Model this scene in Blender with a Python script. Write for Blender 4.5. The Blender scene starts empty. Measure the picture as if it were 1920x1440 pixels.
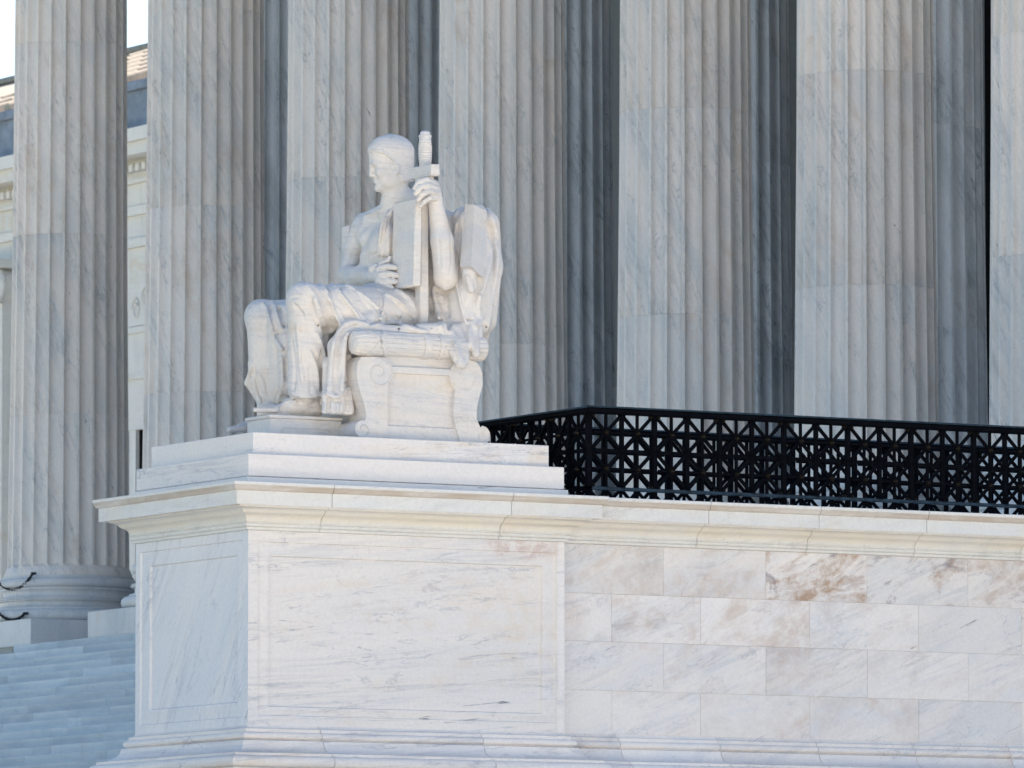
import bpy, math, random, time
import numpy as np
from mathutils import Vector
T0 = time.time()
rad = math.radians
random.seed(7)
S = bpy.context.scene
COL = S.collection

# ------------------------------------------------------------------ camera
PIX, HOR, TH = 15000.0, 2035.0, rad(30)          # focal length in photo pixels, horizon row, heading
PITCH = math.atan((HOR - 720) / PIX)
R_ = np.array([math.cos(TH), -math.sin(TH), 0.0])
FH = np.array([math.sin(TH), math.cos(TH), 0.0])
FW = FH * math.cos(PITCH) + np.array([0, 0, math.sin(PITCH)])
UP = np.cross(R_, FW)
EYE = np.array([-37.673, -70.531, 1.6])
cam = bpy.data.cameras.new('camera'); camo = bpy.data.objects.new('camera', cam); COL.objects.link(camo)
cam.sensor_width = 36; cam.lens = 36 * PIX / 1920; cam.clip_start = 1; cam.clip_end = 3000
camo.location = EYE
camo.rotation_euler = (math.pi / 2 + PITCH, 0, -TH)
cam.dof.use_dof = True; cam.dof.focus_distance = 81.5; cam.dof.aperture_fstop = 8
S.camera = camo

# ------------------------------------------------------------------ daylight
SUN_EL, SUN_AZ = rad(36), rad(18)                # direction to the sun: behind the building, a little north of east
W = bpy.data.worlds.new('World'); S.world = W; W.use_nodes = True
nt = W.node_tree; nt.nodes.clear()
sky = nt.nodes.new('ShaderNodeTexSky'); sky.sky_type = 'NISHITA'; sky.sun_disc = False
sky.sun_elevation = SUN_EL; sky.sun_rotation = math.pi / 2 - SUN_AZ
sky.air_density = 1.0; sky.dust_density = 0.6; sky.ozone_density = 2.2
bg = nt.nodes.new('ShaderNodeBackground'); bg.inputs['Strength'].default_value = 0.06
wo = nt.nodes.new('ShaderNodeOutputWorld')
nt.links.new(sky.outputs[0], bg.inputs[0]); nt.links.new(bg.outputs[0], wo.inputs[0])
sl = bpy.data.lights.new('sun', 'SUN'); so = bpy.data.objects.new('sun', sl); COL.objects.link(so)
sl.energy = 5.0; sl.angle = rad(0.53); sl.color = (1.0, 0.93, 0.82)
sd = Vector((math.cos(SUN_EL) * math.cos(SUN_AZ), math.cos(SUN_EL) * math.sin(SUN_AZ), math.sin(SUN_EL)))
so.rotation_euler = sd.to_track_quat('Z', 'Y').to_euler()
so.location = (60, 10, 60)
S.view_settings.view_transform = 'Standard'; S.view_settings.look = 'None'
S.view_settings.gamma = 1; S.view_settings.use_curve_mapping = False
S.view_settings.exposure = 1.96
S.render.engine = 'CYCLES'
S.cycles.max_bounces = 8; S.cycles.diffuse_bounces = 6

# ------------------------------------------------------------------ survey helpers: photo pixel -> point on a known plane of the place
def ray(px, py): return FW + R_ * (px - 960) / PIX + UP * (720 - py) / PIX
def on_y(px, py, y): d = ray(px, py); return EYE + d * ((y - EYE[1]) / d[1])
def on_x(px, py, x): d = ray(px, py); return EYE + d * ((x - EYE[0]) / d[0])

# ------------------------------------------------------------------ object helpers
def props(o, label=None, cat=None, group=None, kind=None):
    if label: o['label'] = label
    if cat: o['category'] = cat
    if group: o['group'] = group
    if kind: o['kind'] = kind
    return o
def link(name, me, parent=None, loc=None):
    o = bpy.data.objects.new(name, me); COL.objects.link(o)
    if parent is not None: o.parent = parent
    if loc is not None: o.location = loc
    return o
def empty(name, loc=(0, 0, 0)):
    o = bpy.data.objects.new(name, None); COL.objects.link(o); o.location = loc; o.empty_display_size = .2
    return o
def mk(name, V, F, mat, smooth=None):
    me = bpy.data.meshes.new(name)
    me.from_pydata([tuple(map(float, v)) for v in V], [], [tuple(int(i) for i in f) for f in F]); me.update()
    if mat: me.materials.append(mat)
    if smooth is not None:
        me.polygons.foreach_set('use_smooth', [True] * len(me.polygons))
        me.set_sharp_from_angle(angle=rad(smooth))
    return me
class MB:
    def __init__(s): s.V = []; s.F = []
    def add(s, V, F):
        n = len(s.V); s.V += [tuple(v) for v in V]; s.F += [tuple(i + n for i in f) for f in F]; return s
    def box(s, lo, hi, b=0.0):
        x0, y0, z0 = lo; x1, y1, z1 = hi
        if b <= 0:
            V = [(x0,y0,z0),(x1,y0,z0),(x1,y1,z0),(x0,y1,z0),(x0,y0,z1),(x1,y0,z1),(x1,y1,z1),(x0,y1,z1)]
            F = [(0,3,2,1),(4,5,6,7),(0,1,5,4),(1,2,6,5),(2,3,7,6),(3,0,4,7)]
            return s.add(V, F)
        V = []; idx = {}
        for i in (0, 1):
            for j in (0, 1):
                for k in (0, 1):
                    c = [hi[0] if i else lo[0], hi[1] if j else lo[1], hi[2] if k else lo[2]]
                    sg = [-1 if i else 1, -1 if j else 1, -1 if k else 1]
                    for ax in range(3):
                        p = [c[a] + (0 if a == ax else sg[a] * b) for a in range(3)]
                        idx[(i, j, k, ax)] = len(V); V.append(tuple(p))
        F = []
        for ax in range(3):
            o = [a for a in range(3) if a != ax]
            for sd_ in (0, 1):
                q = []
                for (p_, r_) in ((0,0),(1,0),(1,1),(0,1)):
                    key = [0, 0, 0]; key[ax] = sd_; key[o[0]] = p_; key[o[1]] = r_; q.append(idx[(key[0], key[1], key[2], ax)])
                F.append(tuple(q))
        for ax in range(3):                      # edges run along ax
            o = [a for a in range(3) if a != ax]
            for (p_, r_) in ((0,0),(1,0),(1,1),(0,1)):
                k0 = [0,0,0]; k0[o[0]] = p_; k0[o[1]] = r_; k1 = list(k0); k1[ax] = 1
                F.append((idx[(*k0, o[0])], idx[(*k1, o[0])], idx[(*k1, o[1])], idx[(*k0, o[1])]))
        for i in (0, 1):
            for j in (0, 1):
                for k in (0, 1): F.append((idx[(i,j,k,0)], idx[(i,j,k,1)], idx[(i,j,k,2)]))
        return s.add(V, F)
    def prism(s, poly, a, b, axis=1):            # poly in the two other axes, extruded a..b along axis
        n = len(poly)
        def P(p, t):
            if axis == 1: return (p[0], t, p[1])
            if axis == 0: return (t, p[0], p[1])
            return (p[0], p[1], t)
        V = [P(p, a) for p in poly] + [P(p, b) for p in poly]
        F = [tuple(range(n)), tuple(range(2 * n - 1, n - 1, -1))] + [(i, (i + 1) % n + 0, (i + 1) % n + n, i + n) for i in range(n)]
        return s.add(V, F)
    def tube(s, pts, r, n=8, closed=False):
        pts = [Vector(p) for p in pts]; m = len(pts); base = len(s.V); up = Vector((0.123, 0.3, 1)).normalized(); V = []
        for i, p in enumerate(pts):
            a = pts[(i - 1) % m] if (closed or i > 0) else pts[i]; b = pts[(i + 1) % m] if (closed or i < m - 1) else pts[i]
            t = (b - a).normalized(); u = t.cross(up)
            if u.length < .05: u = t.cross(Vector((1, 0, 0)))
            u.normalize(); w = t.cross(u)
            for k in range(n):
                an = 2 * math.pi * k / n; V.append(p + u * (math.cos(an) * r) + w * (math.sin(an) * r))
        F = []
        for i in range(m if closed else m - 1):
            for k in range(n):
                F.append((i * n + k, i * n + (k + 1) % n, ((i + 1) % m) * n + (k + 1) % n, ((i + 1) % m) * n + k))
        if not closed: F += [tuple(range(n - 1, -1, -1)), tuple(range((m - 1) * n, m * n))]
        return s.add(V, F)
    def lathe(s, prof, n=48, c=(0, 0)):
        V = []; F = []
        for (r, z) in prof:
            for k in range(n):
                a = 2 * math.pi * k / n; V.append((c[0] + r * math.cos(a), c[1] + r * math.sin(a), z))
        for i in range(len(prof) - 1):
            for k in range(n): F.append((i*n+k, i*n+(k+1)%n, (i+1)*n+(k+1)%n, (i+1)*n+k))
        F.append(tuple(range(n - 1, -1, -1))); F.append(tuple(range((len(prof)-1)*n, len(prof)*n)))
        return s.add(V, F)
    def sweep(s, prof, st):                      # closed profile (offset, z) carried along stations (x, y, mx, my)
        n = len(prof); V = []; F = []
        for (x, y, mx, my) in st:
            for (e, z) in prof: V.append((x + mx * e, y + my * e, z))
        for i in range(len(st) - 1):
            for k in range(n): F.append((i*n+k, i*n+(k+1)%n, (i+1)*n+(k+1)%n, (i+1)*n+k))
        F.append(tuple(range(n - 1, -1, -1))); F.append(tuple(range((len(st)-1)*n, len(st)*n)))
        return s.add(V, F)
    def mesh(s, name, mat, smooth=None):
        me = mk(name, s.V, s.F, mat, smooth)
        import bmesh
        bm = bmesh.new(); bm.from_mesh(me); bmesh.ops.recalc_face_normals(bm, faces=bm.faces); bm.to_mesh(me); bm.free()
        if smooth is not None: me.set_sharp_from_angle(angle=rad(smooth))
        return me
    def obj(s, name, mat, parent=None, smooth=None, loc=None):
        return link(name, s.mesh(name, mat, smooth), parent, loc)

# ------------------------------------------------------------------ materials
class NT:
    def __init__(s, name):
        s.m = bpy.data.materials.new(name); s.m.use_nodes = True; s.t = s.m.node_tree; s.t.nodes.clear()
    def n(s, typ, **kw):
        nd = s.t.nodes.new(typ)
        for k, v in kw.items():
            if k in nd.inputs.keys() if isinstance(k, str) else False: nd.inputs[k].default_value = v
            else: setattr(nd, k, v)
        return nd
    def l(s, a, b): s.t.links.new(a, b)
    def math(s, op, a, b=None, c=None, clamp=False):
        nd = s.t.nodes.new('ShaderNodeMath'); nd.operation = op; nd.use_clamp = clamp
        for i, v in enumerate((a, b, c)):
            if v is None: continue
            if isinstance(v, (int, float)): nd.inputs[i].default_value = v
            else: s.l(v, nd.inputs[i])
        return nd.outputs[0]
    def mix(s, f, a, b, typ='MIX'):
        nd = s.t.nodes.new('ShaderNodeMix'); nd.data_type = 'RGBA'; nd.blend_type = typ
        for i, v in ((0, f), (6, a), (7, b)):
            if isinstance(v, (int, float)): nd.inputs[i].default_value = v
            elif isinstance(v, tuple): nd.inputs[i].default_value = (*v, 1)
            else: s.l(v, nd.inputs[i])
        return nd.outputs[2]
    def ramp(s, v, a, b):                       # smooth 0..1 between a and b
        nd = s.t.nodes.new('ShaderNodeMapRange'); nd.interpolation_type = 'SMOOTHSTEP'
        s.l(v, nd.inputs[0]); nd.inputs[1].default_value = a; nd.inputs[2].default_value = b
        return nd.outputs[0]
    def noise(s, vec, scale, detail=4, rough=.55, dist=0.0):
        nd = s.t.nodes.new('ShaderNodeTexNoise'); nd.inputs['Scale'].default_value = scale; nd.inputs['Detail'].default_value = detail
        nd.inputs['Roughness'].default_value = rough; nd.inputs['Distortion'].default_value = dist
        s.l(vec, nd.inputs['Vector']); return nd.outputs[0]

def marble(name, base, vein, veins=.5, stretch=(1, 1, 1), rot=(0, 0, 0), scale=1.0, warm=(.62, .42, .27), warm_amt=.2,
           cloud=(.55, .6, .66), cloud_amt=.3, dark=.0, rough=.55, per_obj=.06, bump=.15, stain=False, cracks=0.0, shift=True, spots=()):
    q = NT(name)
    tc = q.n('ShaderNodeTexCoord'); oi = q.n('ShaderNodeObjectInfo')
    off = q.n('ShaderNodeVectorMath', operation='SCALE'); 
    cv = q.n('ShaderNodeCombineXYZ'); q.l(oi.outputs['Random'], cv.inputs[0])
    q.l(q.math('MULTIPLY', oi.outputs['Random'], 3.7), cv.inputs[1]); q.l(q.math('MULTIPLY', oi.outputs['Random'], 7.3), cv.inputs[2])
    q.l(cv.outputs[0], off.inputs[0]); off.inputs['Scale'].default_value = 13.0 if shift else 0.0
    ad = q.n('ShaderNodeVectorMath', operation='ADD'); q.l(tc.outputs['Object'], ad.inputs[0]); q.l(off.outputs[0], ad.inputs[1])
    mr = q.n('ShaderNodeMapping'); mr.inputs['Rotation'].default_value = rot; q.l(ad.outputs[0], mr.inputs[0])
    mp = q.n('ShaderNodeMapping'); mp.inputs['Scale'].default_value = tuple(v * scale for v in stretch)
    q.l(mr.outputs[0], mp.inputs[0]); v = mp.outputs[0]; raw = ad.outputs[0]
    # long soft clouds
    c1 = q.ramp(q.noise(v, 1.1, 5, .6, .6), .42, .68)
    col = q.mix(q.math('MULTIPLY', c1, cloud_amt), base, cloud)
    w1 = q.ramp(q.noise(v, .75, 4, .6, 1.2), .5, .72)
    w2 = q.ramp(q.noise(raw, 3.2, 6, .7, .4), .35, .65)
    wf = q.math('MULTIPLY', q.math('MULTIPLY', w1, w2), warm_amt)
    col = q.mix(wf, col, warm)
    # veins: thin ridges of a warped noise, present only in places
    brk = None
    def veinset(sc, dist, width, mlo, mhi, amt, colr, c_in):
        a = q.math('ABSOLUTE', q.math('SUBTRACT', q.noise(v, sc, 6, .62, dist), .5))
        t = q.math('SUBTRACT', 1.0, q.ramp(a, 0.0, width))
        m_ = q.ramp(q.noise(v, sc * .6, 3, .5, .3), mlo, mhi)
        f = q.math('MULTIPLY', q.math('MULTIPLY', q.math('MULTIPLY', t, m_), brk), amt)
        return q.mix(f, c_in, colr)
    brk = q.ramp(q.noise(v, 7, 4, .7, .2), .40, .60)              # veins come and go along their length
    col = veinset(1.5, .8, .016, .47, .60, veins * .75, vein, col)
    col = veinset(3.4, .6, .030, .50, .64, veins * .6, vein, col)
    ws = q.n('ShaderNodeMapping'); ws.inputs['Scale'].default_value = (.55, .55, 2.6) if stretch[2] > stretch[0] else (2.2, 2.2, .6)
    q.l(v, ws.inputs[0])
    wisp = q.math('MULTIPLY', q.ramp(q.noise(ws.outputs[0], 4.2, 6, .68, .6), .47, .63), q.ramp(q.noise(v, .9, 3, .5), .42, .6))
    col = q.mix(q.math('MULTIPLY', wisp, veins * .38), col, vein)
    br = q.math('MULTIPLY', q.ramp(q.noise(ws.outputs[0], 6.5, 6, .72, .6), .62, .69), q.ramp(q.noise(v, 1.2, 3, .55, .4), .55, .63))
    col = q.mix(q.math('MULTIPLY', br, min(1, veins * 1.7)), col, tuple(x * .55 for x in vein))
    gr = q.noise(raw, 26, 6, .75)
    col = q.mix(.16, col, q.mix(q.ramp(gr, .3, .7), (.45, .45, .45), (1, 1, 1)), 'MULTIPLY')
    if dark > 0:                                 # rain soot: streaky grey patches
        mp2 = q.n('ShaderNodeMapping'); mp2.inputs['Scale'].default_value = (3, 3, .5); q.l(raw, mp2.inputs[0])
        dk = q.math('MULTIPLY', q.ramp(q.noise(mp2.outputs[0], 1.2, 6, .7), .5, .75), dark)
        col = q.mix(dk, col, (.28, .27, .25))
    if cracks > 0:
        mp3 = q.n('ShaderNodeMapping'); mp3.inputs['Scale'].default_value = (.7, .7, 4.5); q.l(raw, mp3.inputs[0])
        a = q.math('ABSOLUTE', q.math('SUBTRACT', q.noise(mp3.outputs[0], 1.7, 7, .7, .5), .5))
        t = q.math('SUBTRACT', 1.0, q.ramp(a, 0.0, .022))
        m_ = q.ramp(q.noise(raw, 1.6, 3, .5), .50, .66)
        col = q.mix(q.math('MULTIPLY', q.math('MULTIPLY', t, m_), cracks), col, (.30, .30, .33))
    if stain:
        at = q.n('ShaderNodeAttribute'); at.attribute_type = 'OBJECT'; at.attribute_name = 'stain'
        s1 = q.math('MULTIPLY', q.ramp(q.noise(v, 1.5, 6, .68, .8), .44, .60), q.ramp(q.noise(raw, 5, 5, .7), .3, .62))
        col = q.mix(q.math('MULTIPLY', s1, at.outputs['Fac'], clamp=True), col, (.44, .30, .21))
        s2 = q.math('MULTIPLY', q.ramp(q.noise(v, 2.1, 6, .7, 1.0), .55, .66), at.outputs['Fac'], clamp=True)
        col = q.mix(q.math('MULTIPLY', s2, .62), col, (.20, .17, .20))
    if spots:
        sp = q.n('ShaderNodeSeparateXYZ'); q.l(tc.outputs['Object'], sp.inputs[0])
        for (ax_, c0, r0, z0, rz, colr, amt, sc_, lo_, hi_, st_) in spots:
            dx = q.math('DIVIDE', q.math('SUBTRACT', sp.outputs[ax_], c0), r0); dz = q.math('DIVIDE', q.math('SUBTRACT', sp.outputs[2], z0), rz)
            dd = q.math('SQRT', q.math('ADD', q.math('MULTIPLY', dx, dx), q.math('MULTIPLY', dz, dz)))
            mpp = q.n('ShaderNodeMapping'); mpp.inputs['Scale'].default_value = st_; mpp.inputs['Rotation'].default_value = (0, .12, 0); q.l(tc.outputs['Object'], mpp.inputs[0])
            nz = q.noise(mpp.outputs[0], sc_, 8, .72, .9)
            f_ = q.math('MULTIPLY', q.math('MULTIPLY', q.math('SUBTRACT', 1.0, q.ramp(dd, .55, 1.05)), q.ramp(nz, lo_, hi_)), amt)
            col = q.mix(f_, col, colr)
    hv = q.n('ShaderNodeHueSaturation')
    q.l(q.math('ADD', q.math('MULTIPLY', q.math('SUBTRACT', oi.outputs['Random'], .5), 2 * per_obj), 1.0), hv.inputs['Value'])
    q.l(col, hv.inputs['Color'])
    b = q.n('ShaderNodeBsdfPrincipled'); b.inputs['Roughness'].default_value = rough
    b.inputs['Specular IOR Level'].default_value = .3
    q.l(hv.outputs[0], b.inputs['Base Color'])
    if bump > 0:
        bp = q.n('ShaderNodeBump'); bp.inputs['Strength'].default_value = bump; bp.inputs['Distance'].default_value = .01
        hgt = q.math('ADD', q.noise(raw, 14, 6, .7), q.math('MULTIPLY', q.noise(raw, 70, 3, .6), .35))
        q.l(hgt, bp.inputs['Height']); q.l(bp.outputs[0], b.inputs['Normal'])
    o = q.n('ShaderNodeOutputMaterial'); q.l(b.outputs[0], o.inputs[0])
    return q.m
def plain(name, c, rough=.6, metal=0.0, var=.2, scale=6, c2=None, lo=.55, hi=.62, spec=.4):
    q = NT(name); tc = q.n('ShaderNodeTexCoord'); n1 = q.ramp(q.noise(tc.outputs['Object'], scale, 6, .65), .3, .7)
    col = q.mix(n1, tuple(x * (1 - var) for x in c), tuple(min(1, x * (1 + var)) for x in c))
    if c2: col = q.mix(q.ramp(q.noise(tc.outputs['Object'], 2.2, 8, .8), lo, hi), col, c2)
    b = q.n('ShaderNodeBsdfPrincipled'); b.inputs['Roughness'].default_value = rough; b.inputs['Metallic'].default_value = metal; b.inputs['Specular IOR Level'].default_value = spec
    q.l(col, b.inputs['Base Color'])
    bp = q.n('ShaderNodeBump'); bp.inputs['Strength'].default_value = .2; bp.inputs['Distance'].default_value = .004
    q.l(q.noise(tc.outputs['Object'], scale * 8, 4, .6), bp.inputs['Height']); q.l(bp.outputs[0], b.inputs['Normal'])
    o = q.n('ShaderNodeOutputMaterial'); q.l(b.outputs[0], o.inputs[0]); return q.m

VB = (.27, .30, .37)
DB = (.13, .16, .24)
M_PED = marble('marble_pedestal', (.85, .79, .74), VB, .68, (.28, .28, 1.5), (0, rad(5), 0), 1.1, (.76, .62, .47), .55, (.68, .70, .74), .30, 0, .5, .02, spots=[
    (0, 3.16, .50, 7.07, .17, (.58, .43, .38), .7, 5.0, .40, .62, (1, 1, 1.5)),
    (0, .70, .62, 6.30, .30, DB, .62, 6.0, .56, .70, (.9, 1, 4.5)), (0, 1.5, .9, 5.98, .26, DB, .62, 6.2, .56, .70, (.8, 1, 4.0)), (0, 2.8, 1.0, 6.02, .22, DB, .62, 6.4, .56, .70, (.8, 1, 3.6)),
    (0, 1.45, .55, 6.36, .16, (.58, .48, .38), .5, 6.0, .42, .72, (.7, 1, 3.0)), (0, 1.25, .35, 6.82, .30, (.45, .40, .38), .5, 7.0, .52, .68, (1.6, 1, 1.1)), (0, 2.4, 1.0, 6.72, .30, (.48, .42, .40), .5, 6.0, .52, .68, (.7, 1, 2.4))])
M_PEDW = marble('marble_pedestal_front', (.83, .80, .785), VB, .55, (.9, 1.3, .34), (rad(-32), 0, 0), 1.2, (.70, .60, .52), .16, (.64, .68, .74), .35, 0, .5, .02)
M_WALL = marble('marble_ashlar', (.84, .78, .73), VB, .45, (.5, .5, 1.25), (0, rad(22), 0), 1.2, (.64, .48, .38), .60, (.64, .67, .71), .4, 0, .5, .05, stain=True)
M_CORN = marble('marble_cornice', (.78, .755, .71), (.38, .36, .35), .42, (.5, .5, 1.5), (0, rad(15), 0), 1.3, (.70, .55, .40), .38, (.66, .66, .67), .3, .12, .55, .02, spots=[(2, 7.54, .05, 7.54, .045, (.47, .37, .28), .85, 2.0, .20, .62, (.35, .35, 2)), (2, 7.30, .09, 7.30, .095, (.80, .70, .53), .55, 1.4, .25, .6, (.4, .4, 1.5))])  # tan grime on the cyma; cream cove with warm ground bounce painted in
M_STAT = marble('marble_statue', (.765, .715, .665), (.33, .35, .40), .50, (.55, .55, 2.0), (0, rad(-6), 0), 1.35, (.70, .57, .42), .55, (.56, .59, .64), .50, .07, .65, .0, .3, cracks=.42, shift=False)
M_COLM = marble('marble_column', (.79, .72, .655), (.20, .26, .30), .62, (1.5, 1.5, .40), (rad(13), rad(15), 0), 1.1, (.62, .48, .38), .60, (.52, .56, .57), .45, .06, .5, .045)
M_BASE = marble('marble_column_base', (.66, .66, .655), (.26, .30, .35), .4, (1, 1, .9), (0, 0, 0), 1.0, (.56, .46, .36), .35, (.48, .53, .57), .5, .12, .5, .04)
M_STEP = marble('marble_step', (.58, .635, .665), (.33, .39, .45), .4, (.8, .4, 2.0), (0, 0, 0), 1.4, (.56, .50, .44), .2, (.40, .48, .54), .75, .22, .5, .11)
M_BLDG = marble('marble_wing', (.76, .74, .70), (.45, .44, .42), .3, (.5, .5, 1.2), (0, 0, 0), .8, (.66, .50, .30), .5, (.6, .62, .62), .4, .2, .6, .03)
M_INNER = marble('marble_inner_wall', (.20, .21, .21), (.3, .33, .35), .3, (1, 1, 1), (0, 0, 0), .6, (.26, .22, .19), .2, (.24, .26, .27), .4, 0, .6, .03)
M_BLUEGREY = plain('blue_grey_parapet', (.20, .25, .32), .55, 0, .25, 1.5, (.14, .17, .23))  # dark blue-grey with darker patches, for the parapet band and coping
M_TILE = plain('roof_tile', (.52, .43, .33), .7, 0, .25, 3, (.38, .30, .23), .5, .7)
M_IRON = plain('painted_iron', (.0025, .003, .005), .7, 0, .4, 8, (.08, .12, .14), .72, .75, .03)
M_CAPR = plain('weathered_handrail', (.016, .034, .052), .45, .2, .5, 12, (.09, .13, .15), .58, .68, .25)
M_BRONZE = plain('bronze_boss', (.022, .017, .011), .42, .6, .3, 14)
M_DARK = plain('dark_opening', (.006, .006, .007), .8, 0, .2, 2, spec=.05)
M_COLSHADE = marble('marble_rear_shade_blue', (.76, .78, .80), (.16, .21, .25), .75, (1.4, 1.4, .42), (rad(15), rad(18), 0), 1.0, (.50, .44, .38), .35, (.50, .55, .58), .6, .08, .5, .05)  # rear row: blue of its shade put into the base; dark veins its own
M_GROUND = plain('plaza_stone', (.78, .70, .585), .8, 0, .15, .4)
M_CHAIN = plain('chain_metal', (.02, .022, .025), .5, .5, .3, 10)
M_BRASS = plain('vent_metal', (.30, .27, .22), .5, .4, .2, 8)

M_MORTAR = plain('mortar', (.58, .53, .47), .9, 0, .2, 5)
def arc_pts(x0, z0, x1, z1, n, mode):            # quarter-ellipse between two profile points
    out = []
    for i in range(1, n):
        t = i / n * math.pi / 2
        if mode == 'cave': out.append((x0 + (x1 - x0) * (1 - math.cos(t)), z0 + (z1 - z0) * math.sin(t)))
        else: out.append((x0 + (x1 - x0) * math.sin(t), z0 + (z1 - z0) * (1 - math.cos(t))))
    return out
rnd = random.Random(11)

# ------------------------------------------------------------------ ground
g = MB(); g.add([(-400, -400, 0), (400, -400, 0), (400, 400, 0), (-400, 400, 0)], [(0, 1, 2, 3)])
props(g.obj('ground', M_GROUND), kind='structure')

M_ADDED_LAWN = plain('added_dark_lawn', (.045, .075, .030), .9, 0, .35, 1.2, (.07, .085, .04))  # unseen dark grass, added to cut ground bounce onto the west faces
l = MB(); l.add([(-390, -5, .004), (-13, -5, .004), (-13, 390, .004), (-390, 390, .004)], [(0, 1, 2, 3)])
props(l.obj('added_dark_lawn', M_ADDED_LAWN), kind='structure')
# ------------------------------------------------------------------ mouldings shared by pedestal and cheek wall
CORN = ([(-.30, 7.140), (.0, 7.140), (.020, 7.142), (.027, 7.148), (.027, 7.168), (.022, 7.172)] +
        [(.026 + .026 * math.sin(t), 7.172 + .0215 - .0215 * math.cos(t)) for t in np.linspace(.35, math.pi - .35, 7)] +
        [(.034, 7.216), (.034, 7.222), (.048, 7.225)] + arc_pts(.048, 7.225, .125, 7.305, 7, 'cave') + arc_pts(.125, 7.305, .200, 7.358, 6, 'cave') +
        [(.208, 7.360), (.208, 7.381), (.214, 7.383), (.262, 7.383), (.264, 7.374), (.285, 7.374), (.285, 7.512), (.294, 7.514)] + arc_pts(.294, 7.514, .322, 7.566, 5, 'vex') +
        [(.330, 7.568), (.333, 7.570), (.334, 7.598), (.330, 7.602), (.20, 7.606), (-.30, 7.608)])
BASE = ([(-.30, 5.190), (.0, 5.190)] + arc_pts(.0, 5.190, .046, 5.153, 4, 'cave') + [(.050, 5.152), (.050, 5.120), (.058, 5.117)] +
        [(.060 + .034 * math.sin(t), 5.082 + .034 * math.cos(t)) for t in np.linspace(.25, math.pi - .1, 8)] +
        [(.060, 5.043), (.098, 5.036), (.108, 5.030)] + arc_pts(.108, 5.030, .28, 4.905, 8, 'cave') + [(.293, 4.903), (.298, 4.900), (.298, 4.876), (.306, 4.873)] +
        [(.300 + .058 * math.sin(t), 4.815 + .058 * math.cos(t)) for t in np.linspace(.1, math.pi - .1, 10)] + [(.312, 4.750), (.35, 4.748), (.35, 4.2), (-.30, 4.2)])
G_ = .0034
def run(prof, name, parent, sts, smooth=32):
    m = MB(); m.sweep(prof, sts); return m.obj(name, None, parent, smooth)
PX1, PY1 = 3.667, 2.45
ped = props(empty('pedestal', (PX1 / 2, PY1 / 2, 0)), 'square white marble pedestal with panelled faces and moulded cornice under the statue', 'pedestal')
po = np.array([PX1 / 2, PY1 / 2, 0.0])
def under(o, parent, off): o.parent = parent; o.location = -np.array(off); return o
def mat(o, m): o.data.materials.append(m); return o
for sts in ([(PX1, PY1, 1, 1), (0, PY1, -1, 1)], [(0, PY1, -1, 1), (0, 0, -1, -1), (.80 - G_, 0, 0, -1)], [(.80 + G_, 0, 0, -1), (2.877 - G_, 0, 0, -1)], [(2.877 + G_, 0, 0, -1), (PX1, 0, 1, -1), (PX1, PY1, 1, 1)]):
    mat(under(run(CORN, 'cornice_block', None, sts), ped, po), M_CORN)
for sts in ([(PX1, PY1, 1, 1), (0, PY1, -1, 1)], [(0, PY1, -1, 1), (0, 0, -1, -1), (.80 - G_, 0, 0, -1)], [(.80 + G_, 0, 0, -1), (2.66 - G_, 0, 0, -1)], [(2.66 + G_, 0, 0, -1), (PX1, 0, 1, -1), (PX1, PY1, 1, 1)]):
    mat(under(run(BASE, 'base_moulding', None, sts), ped, po), M_PED)
# shaft with sunk panels: nested steps on each face
def panelled(u0, u1, z0, z1, r1, r2, f, d1=.016, d2=.032):
    """f(u, depth, z) -> point; r = (u0, u1, z0, z1) of the outer line and the panel"""
    V = []; F = []
    def ring(r, d):
        n = len(V); V.extend([f(r[0], d, r[2]), f(r[1], d, r[2]), f(r[1], d, r[3]), f(r[0], d, r[3])]); return n
    rs = [ring((u0, u1, z0, z1), 0), ring(r1, 0), ring((r1[0] + .009, r1[1] - .009, r1[2] + .009, r1[3] - .009), d1)]
    r1b = (r1[0] + .03, r1[1] - .03, r1[2] + .03, r1[3] - .03)
    rs += [ring(r1b, d1), ring((r2[0] - .025, r2[1] + .025, r2[2] - .025, r2[3] + .025), d1 * .4), ring(r2, d1 * .5), ring((r2[0] + .010, r2[1] - .010, r2[2] + .010, r2[3] - .010), d2)]
    for a, b in zip(rs[:-1], rs[1:]):
        for k in range(4): F.append((a + k, a + (k + 1) % 4, b + (k + 1) % 4, b + k))
    b = rs[-1]; F.append((b, b + 1, b + 2, b + 3)); return V, F
def rect_y(px0, px1, py0, py1):
    a = on_y(px0, py0, 0); b = on_y(px1, py1, 0); return (a[0], b[0], b[2], a[2])
ra = rect_y(484, 1043, 1022, 1346); rb = rect_y(505, 1018, 1048, 1331)
ra = (ra[0], PX1 - ra[0], 5.285, 7.03); rb = (rb[0], PX1 - rb[0], 5.375, 6.89)
V, F = panelled(0, PX1 - .085, 5.189, 7.139, (ra[0], PX1 - .098, ra[2], ra[3]), (rb[0], PX1 - .255, rb[2], rb[3]), lambda u_, d_, z: (u_, d_, z))
m = MB(); m.add(V, F); mat(under(link('face_slab', m.mesh('face_slab', None)), ped, po), M_PED).name = 'face_slab'
wa = (.10, PY1 - .10); wb = (.22, PY1 - .22)
V, F = panelled(0, PY1, 5.189, 7.139, (.12, PY1 - .10, 5.27, 7.05), (.24, PY1 - .30, 5.42, 6.90), lambda u_, d_, z: (d_, u_, z))
m = MB(); m.add(V, F); mat(under(link('face_slab', m.mesh('face_slab', None)), ped, po), M_PEDW)
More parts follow.
